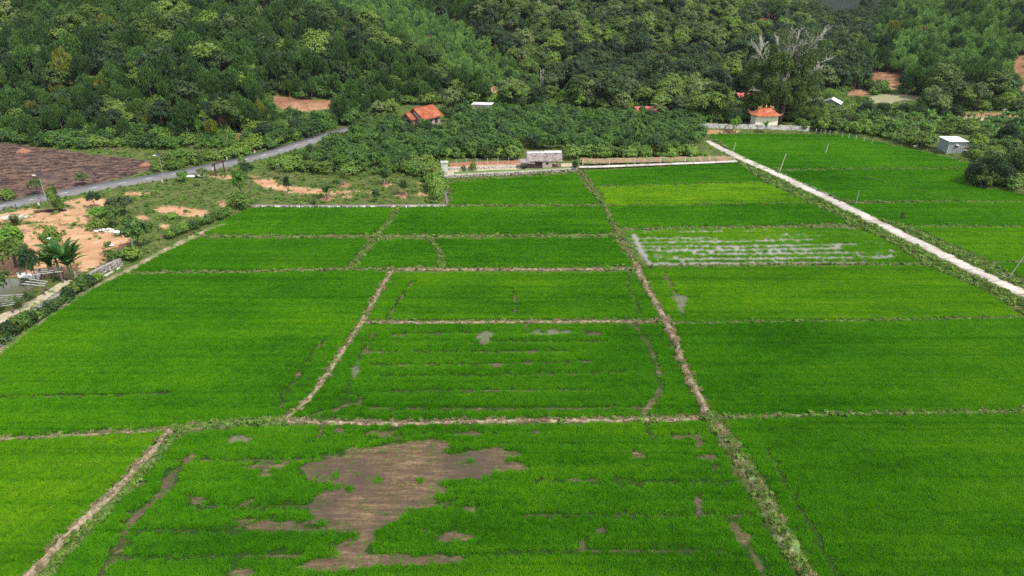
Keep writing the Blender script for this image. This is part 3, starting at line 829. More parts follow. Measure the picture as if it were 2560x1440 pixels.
def tree_thing(name, x, y, z, style, seed, scale, label, group=None, parts=True, lean=0, cat='tree', leaf=None, sz=None):
    """a nearer tree: trunk and crown as parts"""
    s = STY[style]; r = np.random.default_rng(seed)
    root = empty(name, (x, y, z), r.uniform(0, 6.28), label, cat, group)
    root.scale = (scale, scale, sz or scale)
    root.rotation_euler = (lean, lean * .5, r.uniform(0, 6.28))
    V, F = crown_geo(r, s, 1.1)
    link('crown', np_mesh('crown', V, F, M[leaf or s['leaf']]), root)
    trunk_geo(r, s['h'], .02 * s['h'] + .03, s['spread'], 6).build('trunk', M['bark'], root)
    return root

# ------------------------------------------------------------------ scattering (uncountable stuff only)
def scatter(name, pts, rot, scl, variant, meshes, label, group=None):
    """one stuff object; points carry rotation, scale and which plant stands there"""
    n = len(pts)
    me = bpy.data.meshes.new(name)
    me.vertices.add(n)
    me.vertices.foreach_set('co', np.asarray(pts, np.float32).ravel())
    a = me.attributes.new('rot', 'FLOAT_VECTOR', 'POINT'); a.data.foreach_set('vector', np.asarray(rot, np.float32).ravel())
    a = me.attributes.new('scl', 'FLOAT_VECTOR', 'POINT'); a.data.foreach_set('vector', np.asarray(scl, np.float32).ravel())
    a = me.attributes.new('var', 'INT', 'POINT'); a.data.foreach_set('value', np.asarray(variant, np.int32).ravel())
    o = link(name, me)
    src = bpy.data.collections.new('source_of_' + name)
    for k, m in enumerate(meshes):
        p = bpy.data.objects.new('plant_%02d' % k, m)
        src.objects.link(p)
    ng = bpy.data.node_groups.new('scatter_' + name, 'GeometryNodeTree')
    ng.interface.new_socket('Geometry', in_out='INPUT', socket_type='NodeSocketGeometry')
    ng.interface.new_socket('Geometry', in_out='OUTPUT', socket_type='NodeSocketGeometry')
    N, L = ng.nodes, ng.links
    gi, go = N.new('NodeGroupInput'), N.new('NodeGroupOutput')
    iop = N.new('GeometryNodeInstanceOnPoints'); ci = N.new('GeometryNodeCollectionInfo')
    ci.inputs['Collection'].default_value = src
    ci.inputs['Separate Children'].default_value = True
    ci.inputs['Reset Children'].default_value = True
    def at(nm, ty):
        q = N.new('GeometryNodeInputNamedAttribute'); q.data_type = ty; q.inputs['Name'].default_value = nm
        return q.outputs['Attribute']
    e2r = N.new('FunctionNodeEulerToRotation')
    L.new(at('rot', 'FLOAT_VECTOR'), e2r.inputs[0])
    L.new(gi.outputs[0], iop.inputs['Points'])
    L.new(ci.outputs[0], iop.inputs['Instance'])
    iop.inputs['Pick Instance'].default_value = True
    L.new(at('var', 'INT'), iop.inputs['Instance Index'])
    L.new(e2r.outputs[0], iop.inputs['Rotation'])
    L.new(at('scl', 'FLOAT_VECTOR'), iop.inputs['Scale'])
    L.new(iop.outputs[0], go.inputs[0])
    md = o.modifiers.new('scatter', 'NODES'); md.node_group = ng
    tag(o, label, kind='stuff', group=group)
    return o

def scat(name, P2, meshes, label, smin=.8, smax=1.25, tilt=.0, zoff=0.0, var=None, r=rng, z=None):
    n = len(P2)
    if n == 0: return
    z = (H(P2[:, 0], P2[:, 1]) if z is None else z) + zoff
    s = r.uniform(smin, smax, n)
    rot = np.stack([r.normal(0, tilt, n), r.normal(0, tilt, n), r.uniform(0, 6.28, n)], 1)
    scl = np.stack([s, s, s * r.uniform(.85, 1.15, n)], 1)
    v = r.integers(0, len(meshes), n) if var is None else var
    return scatter(name, np.column_stack([P2, z]), rot, scl, v, meshes, label)

def jgrid(lo, hi, step, r=rng):
    x = np.arange(lo[0], hi[0], step); y = np.arange(lo[1], hi[1], step)
    X, Y = np.meshgrid(x, y)
    P = np.stack([X.ravel(), Y.ravel()], 1)
    return P + r.uniform(-.5, .5, P.shape) * step

# ------------------------------------------------------------------ rice
def rice_mat(tone, k):
    m, nt, out = new_mat('rice_leaf')
    q = NT(nt)
    dk, mdl, lm = np.array((.052, .215, .005)), np.array((.098, .340, .008)), np.array((.250, .490, .014))
    f = tone * 2
    base = dk + (mdl - dk) * min(f, 1) if f < 1 else mdl + (lm - mdl) * (f - 1)
    st = q.noise(q.pos((.035, .75, 1), R_(k % 3 - 1)), 1.0, 5, .6)        # drilled along the field
    sm = q.noise(q.pos((.25, .5, 1)), .35, 3)
    fi = q.noise(q.pos((1, 1, 1)), 1.6, 3, .7)
    f = q.math('ADD', q.math('MULTIPLY', st, .5), q.math('ADD', q.math('MULTIPLY', sm, .25), q.math('MULTIPLY', fi, .25)))
    oi = q.n("ObjectInfo")
    lo_ = q.noise(q.pos((.5, 1, 1)), .045, 3)
    f = q.math('ADD', f, q.math('MULTIPLY', q.math('SUBTRACT', oi.outputs['Random'], .5), .16))
    f = q.math('ADD', f, q.math('MULTIPLY', q.math('SUBTRACT', lo_, .5), .75))
    c = q.ramp(f, [(.30, base * np.array((.55, .66, .7))), (.5, base), (.70, base * np.array((1.8, 1.25, 1.2)))])
    ln = q.noise(q.pos((.012, 1.15, 1), R_(k % 3 - 1)), 1.0, 2)
    c = q.mix(q.ramp(ln, [(.33, .38), (.42, 0.0)]), c, base * np.array((.45, .55, .6)))
    b = q.n("BsdfPrincipled"); q.l(c, b.inputs['Base Color'])
    b.inputs['Roughness'].default_value = .6; b.inputs['Specular IOR Level'].default_value = .12
    t = q.n("BsdfTranslucent"); q.l(c, t.inputs['Color'])
    ms = q.n("MixShader"); ms.inputs[0].default_value = .45
    q.l(b.outputs[0], ms.inputs[1]); q.l(t.outputs[0], ms.inputs[2]); q.l(ms.outputs[0], out.inputs['Surface'])
    return m

def blades(r, n, size, L, W, lean):
    C = np.column_stack([r.uniform(-size / 2, size / 2, (n, 2)), np.zeros(n)])
    A = np.column_stack([r.normal(0, lean, (n, 2)), np.ones(n)])
    A = unit(A) * L * r.uniform(.65, 1.2, (n, 1)) / 2
    C = C + A * .95
    B = unit(np.cross(A, r.normal(size=(n, 3)))) * W / 2
    return rhombi(C, A, B)

def rice_patches(mat, size, n, L, W, lean=.38, k=4):
    out = []
    for i in range(k):
        r = np.random.default_rng(100 + i)
        V, F = blades(r, n, size * 1.45, L, W, lean)
        out.append(np_mesh('rice_patch', V, F, mat))
    return out

def px_k(P): return project(P[:, 0], P[:, 1], 0)[0]
for k, ((label, corners, tone, dens), W_) in enumerate(zip(FIELDS, field_w)):
    far = W_[:, 1].min() > 108
    wet = dens < 1
    step = .47 if not far else .75
    if wet: step = .45
    cap = 3
    lo, hi = W_.min(0), W_.max(0)
    lo = np.maximum(lo, (-175, 36)); hi = np.minimum(hi, (195, 240))
    P = jgrid(lo, hi, step)
    px, py, d = project(P[:, 0], P[:, 1], 0)
    P = P[(px > -380) & (px < 3120) & (py < 1560)]
    edge_w = .28 * wobble(P[:, 0], P[:, 1], 1.7, 31)
    P = P[sdist(P, W_) + edge_w > .1]
    g = bare_amount(P)
    keep = g + rng.normal(0, .10, len(P)) < (-.26 if not (wet or far) else -.15)
    if wet:
        gl = np.full(len(P), -9.0)
        for line, w in track_w:
            if line[:, 1].min() > 100 and line[:, 0].min() > 15: gl = np.maximum(gl, w - ldist(P, line))
        keep = (gl + rng.normal(0, .07, len(P)) < -.22) & ((g < -.1) | (rng.random(len(P)) < .66)) & ((g < .5) | (px_k(P) > 1640))
    near_mud = (g > -.5) & (rng.random(len(P)) < .2)        # thinner stand at the mud's edge
    keep &= ~near_mud
    # a few seedlings stand in the mud
    keep |= (g > 0) & (g < 6) & (wobble(P[:, 0], P[:, 1], 3.0, 44) > .75) & (rng.random(len(P)) < .2) & (not far)
    if wet:
        patchy = wobble(P[:, 0] * .22, P[:, 1], 3.2, 60)
        keep &= rng.random(len(P)) < np.clip(1.02 - .35 * patchy, .4, 1)
    Q = P[(g > -.3) & (g < 9) & ~keep & (rng.random(len(P)) < np.where(g < .8, .62, np.clip(.12 + .55 * wobble(P[:, 0] * .3, P[:, 1], 3.4, 46), 0, .6)))] if not wet else P[:0]
    P = P[keep]
    tone = tone if tone > .8 else .5 + (tone - .5) * .75
    mt = rice_mat(tone, k)
    if wet: pats = rice_patches(mt, .5, 75, .36, .040, .5)
    elif far: pats = rice_patches(mt, .8, 170, .42, .075, .62)
    else: pats = rice_patches(mt, .5, 150, .36, .042, .62)
    nP = len(P); P = np.concatenate([P, Q])
    if len(Q):
        for i in range(2):
            V, F = blades(np.random.default_rng(200 + i), 13, .42, .26, .035, .7)
            pats.append(np_mesh('rice_seedlings', V, F, mt))
    hs = 1 + .18 * wobble(P[:, 0] * .15, P[:, 1], 4, 70 + k)
    n = len(P)
    rot = np.stack([np.zeros(n), np.zeros(n), rng.uniform(0, 6.28, n)], 1)
    s = rng.uniform(.85, 1.15, n)
    scl = np.stack([s, s, s * hs], 1)
    scatter('rice_plants', np.column_stack([P, np.full(n, -.02)]), rot, scl, np.where(np.arange(n) < nP, rng.integers(0, 4, n), rng.integers(4, 6, n)), pats, label)

# ------------------------------------------------------------------ earth bunds with grass on them
def smooth_line(pts, step):
    pts = np.asarray(pts, float)
    seg = np.linalg.norm(np.diff(pts, axis=0), axis=1)
    s = np.concatenate([[0], np.cumsum(seg)])
    t = np.linspace(0, s[-1], max(int(s[-1] / step), 2) + 1)
    out = np.stack([np.interp(t, s, pts[:, k]) for k in range(pts.shape[1])], 1)
    for _ in range(3):
        out[1:-1] = (out[:-2] + 2 * out[1:-1] + out[2:]) / 4
    return out, t
def side_of(line):
    d = np.gradient(line[:, :2], axis=0)
    d = d / np.maximum(np.linalg.norm(d, axis=1, keepdims=True), 1e-9)
    return np.stack([-d[:, 1], d[:, 0]], 1)

def bund_mat(green):
    m, nt, out = new_mat('bund_earth')
    q = NT(nt); p = q.pos()
    n1 = q.noise(p, 3.0, 5, .65); n2 = q.noise(p, .5, 4)
    dry = q.ramp(n1, [(.3, (.095, .07, .048)), (.5, (.25, .19, .125)), (.7, (.46, .37, .26))])
    grn = q.ramp(n1, [(.3, (.045, .085, .018)), (.7, (.16, .24, .06))])
    f = q.ramp(n2, [(max(0, .62 - green * .5), 0.0), (min(1, .80 - green * .5), 1.0)])
    c = q.mix(f, dry, grn)
    b = q.n("BsdfPrincipled"); q.l(c, b.inputs['Base Color']); b.inputs['Roughness'].default_value = .9
    bp = q.n("Bump"); bp.inputs['Distance'].default_value = .06
    q.l(n1, bp.inputs['Height']); q.l(bp.outputs[0], b.inputs['Normal'])
    q.l(b.outputs[0], out.inputs['Surface'])
    return m

grass_pts, grass_var, grass_scl = [], [], []
def sod(mat, n, size, L, W, lean, seed):
    V, F = blades(np.random.default_rng(seed), n, size, L, W, lean)
    return np_mesh('grass_tuft', V, F, mat)
TUFTS = [sod(M['grass_green'], 40, .45, .32, .045, .7, 1), sod(M['grass_green'], 40, .5, .22, .05, .9, 2),
         sod(M['grass_dry'], 46, .5, .34, .04, 1.2, 3), sod(M['grass_dry'], 46, .5, .24, .045, 1.6, 4)]
_w = STY['bush']
_r = np.random.default_rng(5)
for k in range(2):
    V, F = leaf_cloud(_r, *[a[:90] for a in crown_points(_r, 9, 10, .26, .16, .16, .12, .12)], .085, .06)
    TUFTS.append(np_mesh('weed_tuft', V, F, M['leaf_weed']))

for k, (pts, w, h, green, label) in enumerate(BUNDS):
    w = w * .88
    line, t = smooth_line(poly_at(pts, 0), .45)
    nrm = side_of(line)
    r = np.random.default_rng(300 + k)
    wob = np.convolve(r.normal(0, .12, len(line) + 6), np.ones(4) / 2.5, 'same')[3:-3]
    line = line + nrm * wob[:, None] * min(w, 1) * .9
    ww = w * (1 + np.convolve(r.normal(0, .3, len(line) + 4), np.ones(3) / 3, 'same')[2:-2])
    hh = h * (1 + r.normal(0, .22, len(line)))
    prof = [(-1.0, -.12), (-.72, .5), (-.36, .92), (0, 1.0), (.36, .9), (.72, .5), (1.0, -.12)]
    rows = []
    for u, v in prof:
        j = r.normal(0, .05, len(line))
        rows.append(np.column_stack([line + nrm * (u * ww / 2 * 1.25 + j)[:, None], v * hh + r.normal(0, .025, len(line))]))
    V = np.stack(rows, 1).reshape(-1, 3)
    n, c = len(line), len(prof)
    a = (np.arange(n - 1)[:, None] * c + np.arange(c - 1)[None]).ravel()
    me = np_mesh('field_bund', V, np.stack([a, a + c, a + c + 1, a + 1], 1), bund_mat(green))
    me.polygons.foreach_set('use_smooth', np.ones(len(me.polygons), bool))
    tag(link('field_bund', me), label, kind='structure')
    # grass
    px, py, d = project(line[:, 0], line[:, 1], 0)
    m = int(t[-1] * (7 if green > .5 else 3.6) * (.5 + w))
    q = r.integers(0, len(line), m)
    off = r.normal(0, .36, m) * ww[q]
    P = line[q] + nrm[q] * off[:, None] + r.normal(0, .2, (m, 2))
    z = np.clip(hh[q] * (1 - (off / (ww[q] * .63)) ** 2), 0, 1)
    ok = (np.interp(q, np.arange(len(px)), px) > -300) & (np.interp(q, np.arange(len(px)), px) < 2860)
    isg = r.random(m) < green
    var = np.where(isg, r.choice([0, 1, 1, 4] if w > .7 else [0, 1, 1, 5], m), r.choice([2, 3], m))
    edge = np.abs(off) > ww[q] * .5
    var = np.where(edge & (green > .1) & (r.random(m) < .6), 0, var)
    grass_pts.append(np.column_stack([P, z])[ok]); grass_var.append(var[ok]); grass_scl.append((r.uniform(.6, 1.3, m) * (.75 + .35 * min(w, 1.2)))[ok])
gp = np.concatenate(grass_pts); gv = np.concatenate(grass_var); gs = np.concatenate(grass_scl)
n = len(gp)
scatter('bund_grass', gp, np.stack([rng.normal(0, .3, n), rng.normal(0, .3, n), rng.uniform(0, 6.28, n)], 1), np.stack([gs] * 3, 1), gv, TUFTS,
        'green and dried grass and weeds growing along the earth bunds')

# ------------------------------------------------------------------ roads
def strip(line, half, z0, zoff, thick, name, mat, parent=None, u0=None):
    """a slab following a line; half may be a pair (left, right)"""
    nrm = side_of(line)
    l, rr = (half, half) if not hasattr(half, '__len__') else half
    zz = H(line[:, 0], line[:, 1]) if z0 is None else np.full(len(line), z0)
    zz = zz + zoff
    P = [np.column_stack([line + nrm * l, zz - thick]), np.column_stack([line + nrm * l, zz]), np.column_stack([line - nrm * rr, zz]), np.column_stack([line - nrm * rr, zz - thick])]
    V = np.stack(P, 1).reshape(-1, 3); n = len(line)
    a = (np.arange(n - 1)[:, None] * 4 + np.arange(3)[None]).ravel()
    F = np.stack([a, a + 1, a + 5, a + 4], 1)
    ends = np.array([[0, 3, 2, 1], [4 * n - 4, 4 * n - 3, 4 * n - 2, 4 * n - 1]])
    return link(name, np_mesh(name, V, np.concatenate([F, ends]), mat), parent)

def mat_concrete_road(tone):
    m = mat_plain('road_concrete', tuple(c * tone for c in (.47, .44, .395)), .85, .2, .9, .02, dirt=tuple(c * tone for c in (.34, .285, .23)), dirt_scale=.22)
    return m
M['road_concrete'] = [mat_concrete_road(t) for t in (1.0, .92, 1.1, .84)]
CROAD_PX = [(1764, 352), (1790, 366), (1850, 396), (1900, 418), (1955, 443), (2010, 469), (2060, 492), (2120, 521), (2190, 556), (2250, 585), (2320, 620), (2400, 660), (2470, 694), (2560, 736), (2700, 802), (2900, 900)]
cr_line, cr_t = smooth_line(poly_at(CROAD_PX, .25), .5)
croad = empty('concrete_road', (cr_line[0][0], cr_line[0][1], 0))
tag(croad, 'long pale concrete farm road running from the shrine to the right edge', kind='structure')
k0, si = 0, 0
while k0 < len(cr_line) - 3:
    n = 10
    seg = cr_line[k0:min(k0 + n + 1, len(cr_line))].copy()
    nr = side_of(cr_line)[k0:k0 + len(seg)]
    seg[0] += (seg[1] - seg[0]) * .05; seg[-1] -= (seg[-1] - seg[-2]) * .05
    o = strip(seg, 1.72 + .04 * math.sin(si * 2.3), .27 + .012 * (si % 3), 0, .3, 'concrete_slab', random.choice(M['road_concrete']))
    loc = Vector((cr_line[0][0], cr_line[0][1], 0))
    o.parent = croad; o.matrix_parent_inverse = Matrix.Translation(-loc)
    k0 += n; si += 1
# raised grassy causeway under the road
M['verge'] = bund_mat(.75)
def ridge(line, lw, rw, h, name, label, mat):
    nrm = side_of(line); n = len(line)
    r = np.random.default_rng(hash_s(name))
    prof = [(lw + .7, -.1), (lw + .1, h * .8), (lw * .5, h), (0, h), (-rw * .5, h), (-rw - .1, h * .8), (-rw - .7, -.1)]
    rows = [np.column_stack([line + nrm * (u + r.normal(0, .08, n))[:, None], np.full(n, v) + r.normal(0, .03, n)]) for u, v in prof]
    V = np.stack(rows, 1).reshape(-1, 3); c = len(prof)
    a = (np.arange(n - 1)[:, None] * c + np.arange(c - 1)[None]).ravel()
    o = link(name, np_mesh(name, V, np.stack([a, a + 1, a + c + 1, a + c], 1), mat))
    return tag(o, label, kind='structure')
ridge(cr_line, 2.6, 3.4, .20, 'road_verge', 'low grassy causeway carrying the concrete farm road', M['verge'])
# the narrow path to the hut
path_line, _ = smooth_line(poly_at([(1446, 418), (1500, 417), (1600, 413), (1700, 409), (1780, 406), (1846, 403)], .5), .5)
path = empty('concrete_path', (path_line[0][0], path_line[0][1], 0))
tag(path, 'narrow pale concrete path leading from the road to the thatched hut', kind='structure')
for k0 in range(0, len(path_line) - 4, 12):
    seg = path_line[k0:min(k0 + 13, len(path_line))].copy()
    seg[-1] -= (seg[-1] - seg[-2]) * .08
    o = strip(seg, .6, .66, .004 * (k0 % 5), .22, 'concrete_slab', random.choice(M['road_concrete']))
    o.parent = path; o.matrix_parent_inverse = Matrix.Translation(-Vector((path_line[0][0], path_line[0][1], 0)))

# asphalt road
M['asphalt'] = mat_plain('asphalt', (.150, .150, .158), .9, .16, .5, .004, dirt=(.17, .16, .155), dirt_scale=.08)
M['paint'] = mat_plain('road_paint', (.75, .75, .73), .7, .12, 2)
AROAD_PX = [(-420, 600), (-200, 556), (0, 515), (100, 494), (200, 474), (300, 458), (400, 441), (470, 428), (540, 414), (600, 402), (660, 387), (720, 369), (780, 350), (830, 334), (875, 322), (925, 312)]
ar_line, ar_t = smooth_line(poly_at(AROAD_PX, .75), 1.0)
strip(ar_line, 3.2, .72, 0, .14, 'asphalt_road', M['asphalt'])
aroad = [o for o in COL.objects if o.name == 'asphalt_road'][0]
tag(aroad, 'grey asphalt road with a dashed white centre line curving behind the orchard', kind='structure')
step = 0
for k in range(2, len(ar_line) - 3, 6):
    seg = ar_line[k:k + 3].copy()
    seg[-1] = seg[0] + (seg[-1] - seg[0]) * .9
    strip(seg, .085, .726, 0, .004, 'lane_marking', M['paint'], aroad)
# ------------------------------------------------------------------ forests
def in_px(px, py, poly):
    return sdist(np.column_stack([px, py]), np.array(poly, float)) > 0
ORCH = [(655, 398), (720, 410), (800, 428), (900, 436), (1000, 432), (1085, 412), (1120, 398), (1310, 392), (1450, 390), (1600, 386), (1735, 384), (1762, 372), (1752, 330), (1728, 302), (1600, 296), (1400, 286), (1240, 284), (1110, 300), (1000, 310), (905, 322), (840, 338), (760, 362)]
ORCH_W = poly_at(ORCH, Z1)
PROTECT = [  # px boxes that stay free of trees: x0,x1,y0,y1, base row of the thing behind
 (1004, 1110, 262, 308, 322), (1174, 1226, 258, 276, 290), (1878, 1946, 283, 316, 330), (1724, 2026, 306, 330, 336), (2056, 2118, 248, 270, 280),
 (2332, 2364, 336, 371, 392), (2364, 2420, 336, 384, 392), (528, 578, 404, 446, 452), (1838, 1872, 232, 256, 268), (1583, 1634, 274, 290, 298), (1300, 1412, 376, 420, 424), (1100, 1440, 400, 440, 445), (2395, 2560, 278, 298, 305), (1348, 1362, 180, 216, 225)]
CLEAR_PX = SOIL[19:] + [PALE[0]]
_ax = np.array(AROAD_PX, float)
def hides_road(pxs, py_top, py_base):
    r = np.interp(pxs, _ax[:, 0], _ax[:, 1])
    return (pxs < 880) & (pxs > -100) & (py_base > r) & (py_top < r + np.interp(pxs, [0, 600, 870], [12, 7, 4]))
def blocked(px_top, py_top, py_base, rad_px):
    """True where a plant would hide a clearing or building"""
    b = hides_road(px_top, py_top, py_base)
    for poly in CLEAR_PX:
        a = np.array(poly, float); lo, hi = a.min(0) - 20, a.max(0) + 20
        kk = (px_top > lo[0]) & (px_top < hi[0]) & (py_top < hi[1]) & (py_base > lo[1])
        for t in (.12, .45, .8):
            if kk.any(): b[kk] |= sdist(np.column_stack([px_top[kk], py_top[kk] + (py_base[kk] - py_top[kk]) * t]), a) > -rad_px[kk] * .35
    for x0, x1, y0, y1, yb in PROTECT:
        b |= (px_top > x0 - rad_px * .8) & (px_top < x1 + rad_px * .8) & (py_top < y1 - 5) & (py_base > y0)
    return b

cand = jgrid((-330, 196), (480, 520), 2.4)
sp = np.zeros(len(cand))
px, py, d = project(cand[:, 0], cand[:, 1], H(cand[:, 0], cand[:, 1]))
ok = (px > -420) & (px < 2980) & (py > -140) & (py < 520)
cand, px, py, d = cand[ok], px[ok], py[ok], d[ok]
hz = H(cand[:, 0], cand[:, 1])
n1 = wobble(cand[:, 0], cand[:, 1], 38, 101); n2 = wobble(cand[:, 0], cand[:, 1], 14, 102); rr_ = rng.random(len(cand))
LEFT_SOFT = [(880, -80), (1000, 0), (1130, 70), (1230, 140), (1330, 215), (1340, 245), (1220, 235), (1120, 200), (1020, 140), (900, 90), (760, 60), (700, -80)]
MID_DARK = [(1400, 150), (1560, 170), (1700, 150), (1830, 160), (1960, 60), (2050, 0), (2200, 20), (2160, 120), (2120, 230), (1960, 262), (1700, 262), (1500, 262), (1400, 240)]
RIGHT_YOUNG = [(2080, -80), (2230, 40), (2180, 110), (2160, 175), (2260, 230), (2420, 245), (2700, 250), (3000, 260), (3000, -200)]
style = np.full(len(cand), 'broad', dtype='<U8')
left_hill = sdist(cand, HILL_L) > -4
right_hill = sdist(cand, HILL_R) > -6
style[left_hill] = np.where((n1[left_hill] + .5 * n2[left_hill] > .0) | (rr_[left_hill] < .4), 'acacia', np.where((rr_[left_hill] > .66) & (hz[left_hill] < 20), 'dark', np.where(rr_[left_hill] > .93, 'grey', 'broad')))  # cloud shadow put into leaf colour: darker trees low here, lighter beyond
mid = ~left_hill & ~right_hill
style[mid] = np.where(rr_[mid] < .30 + .35 * n1[mid], 'grey', np.where(rr_[mid] > .88, 'dark', 'broad'))
rav = wobble(cand[:, 0] + cand[:, 1] * .4, cand[:, 1] * .3, 46, 11)
k = (hz > 5) & (rav < -.35) & (rr_ < .75) & (px > 1000); style[k] = 'dark'  # dark trees along ravines: shade of the folds put into leaf colour
k = in_px(px, py, LEFT_SOFT) & left_hill; style[k] = 'young'
k = in_px(px, py, MID_DARK); style[k] = np.where(rr_[k] < .74, 'dark', 'broad')
k = right_hill & ~in_px(px, py, MID_DARK); style[k] = np.where(rr_[k] < .6, 'acacia', 'dark')
k = in_px(px, py, RIGHT_YOUNG); style[k] = np.where(rr_[k] < .86, 'young', 'acacia')
style[(rr_ > .996) & (py < 330)] = 'red'
# low ground between the orchard and the hills, and right of the fields
o_d = sdist(cand, ORCH_W)
allow = (hz > 1.0) | ((px > 880) & (py < 305) & (o_d < -1))
RIGHT_SCRUB = [(2030, 332), (2200, 350), (2440, 404), (2470, 430), (2700, 500), (3000, 560), (3000, 250), (2420, 300), (2030, 300)]
in_scrub = in_px(px, py, RIGHT_SCRUB) | ((px > 2010) & (py > 300))
allow &= ~in_scrub
road_d = ldist(cand, ar_line)
allow |= (sdist(cand, HILL_L) > -5) & (py < 372)
allow &= (road_d > 7) & (sdist(cand, poly_at(BURNT, Z1)) < -2) & (o_d < -1)
allow &= sdist(cand, TERRACE) > 2
spacing = {'acacia': 3.7, 'young': 2.4, 'broad': 4.2, 'grey': 4.0, 'dark': 4.2, 'red': 4}
want = np.array([(2.4 / spacing[s]) ** 2 for s in style])
allow &= rng.random(len(cand)) < want * 1.15
scl_ = np.clip(np.exp(rng.normal(-.02, .24, len(cand))), .5, 1.6)
low_left = left_hill & (hz < 7)
scl_ = np.where(low_left, scl_ * rng.uniform(.45, 1.0, len(cand)), scl_)
hh_ = np.array([STY[s]['h'] for s in style]) * scl_
tx, ty, td = project(cand[:, 0], cand[:, 1], hz + hh_)
rad = np.array([STY[s]['rx'] for s in style]) * scl_ * FPX / d
allow &= ~blocked(tx, ty, py, rad)
allow &= ty < 1440
allow &= ty > -60 - 40
cand, style, scl_, px, ty, rad, hz, py = [a[allow] for a in (cand, style, scl_, px, ty, rad, hz, py)]
inside = (px > 0) & (px < 2560) & (ty > -5) & (ty < 600)
pop = np.argsort(-(rad * inside))
hero = pop[:300]
rest = np.ones(len(cand), bool); rest[hero] = False
LBL = {'acacia': 'one of the feathery dark green acacias crowding the wooded hillside', 'broad': 'one of the broad crowned mid green trees mixed into the wooded hillside',
       'grey': 'one of the greyish green round trees on the wooded middle slope', 'dark': 'one of the very dark dense trees at the foot of the slopes',
       'young': 'one of the small pale plantation trees on the soft green flank', 'red': 'one of the withered reddish brown trees standing among the green forest'}
for i in hero:
    s = style[i]
    ms = protos(s)
    o = link('forest_tree', ms[int(rng.integers(0, len(ms)))], None, (cand[i, 0], cand[i, 1], hz[i] - .15), rng.uniform(0, 6.28))
    o.scale = (scl_[i], scl_[i], scl_[i] * rng.uniform(.9, 1.12))
    lab = LBL[s]
    if s in ('acacia', 'broad', 'dark'):
        lab = lab.replace('the wooded hillside', 'the lower left hillside' if px[i] < 1250 else 'the valley woods behind the orchard').replace('at the foot of the slopes', 'at the foot of the left slope' if px[i] < 1250 else 'at the foot of the middle and right slopes')
    tag(o, lab, 'tree', lab.replace('one of the ', ''))
meshes, base = [], {}
for s in spacing:
    base[s] = len(meshes); meshes += protos(s)
var = np.array([base[s] for s in style]) + rng.integers(0, 4, len(style))
R2 = cand[rest]; n = len(R2)
print('forest trees', len(cand))
scatter('forest', np.column_stack([R2, hz[rest] - .15]), np.stack([rng.normal(0, .05, n), rng.normal(0, .05, n), rng.uniform(0, 6.28, n)], 1),
        np.stack([scl_[rest], scl_[rest], scl_[rest] * rng.uniform(.9, 1.12, n)], 1), var[rest], meshes, 'dense mixed forest covering the hills behind the valley')

# undergrowth on the slopes and along the roads
U = jgrid((-260, 120), (330, 400), 1.9)
ux, uy, ud = project(U[:, 0], U[:, 1], H(U[:, 0], U[:, 1]))
uh = H(U[:, 0], U[:, 1])
ok = (ux > -300) & (ux < 2860) & (uy < 560) & (uy > 60)
U, ux, uy, uh = U[ok], ux[ok], uy[ok], uh[ok]
rd = ldist(U, ar_line); cd = ldist(U, cr_line)
SCRUB_L = [(640, 398), (700, 404), (800, 426), (900, 436), (1000, 434), (1085, 412), (1096, 440), (1104, 500), (1080, 480), (1060, 445), (940, 436), (820, 440), (720, 430), (640, 414)]
a1 = (uh > 1.2) | ((ux < 900) & (uy < 372) & (uh > .5))                                        # hills
a2 = (in_px(ux, uy, RIGHT_SCRUB) | ((ux > 2010) & (uy > 300))) & (uh > .4)
a3 = in_px(ux, uy, SCRUB_L)
a4 = (uh > .5) & (rd > 3.6) & (rd < 9) & (uy < 440) & (ux > 380)        # road side, far part
a5 = (px_ := ux > 1735) & (uh > .4) & (uy < 345) & (ux < 2060) & (uy > 306)
a6 = (uh > .4) & (ux > 1120) & (ux < 1770) & (uy < 398) & (uy > 384)
a7 = (uh > .5) & (ux > 880) & (uy < 312) & ~a1 & (sdist(U, ORCH_W) < 0)
sel = a1 | a2 | a3 | a4 | a5 | a6 | a7
sel &= (rd > 3.9) & (cd > 2.2) & (sdist(U, poly_at(BURNT, Z1)) < -1) & (ldist(U, path_line) > 1.4)
sel &= sdist(U, TERRACE) > .7
bh = np.where(a1 & (uh > 3), 1.9, np.where(ux < 900, 3.1, 1.7))
bx, by, _ = project(U[:, 0], U[:, 1], uh + bh)
sel &= ~blocked(bx, by, uy, np.full(len(U), 9.0))
sel &= rng.random(len(U)) < np.where(a1, .55, np.where((ux > 2100) & (uy < 300 + (ux - 2050) * .16) & (uy > 290), .35, .9))
U, a1s, a2s, ux, uy = U[sel], a1[sel], a2[sel], ux[sel], uy[sel]
bush_m, shade_m = protos('bush'), protos('shade')
ms = bush_m + shade_m + protos('gloom')
nz = wobble(U[:, 0], U[:, 1], 12, 77) + rng.normal(0, .35, len(U))
v = np.where(a1s | (nz < -.3), 4, 0); v = np.where((a1s & (ux < 1000) & (nz < .45)) | (nz < -.75), 8, v) + rng.integers(0, 4, len(U))  # left slope scrub given darker leaves to stand for cloud shadow
scat('undergrowth', U, ms, 'tangled scrub and weeds filling the slopes, roadsides and field margins', .85, 1.95, .1, -.1, var=v)

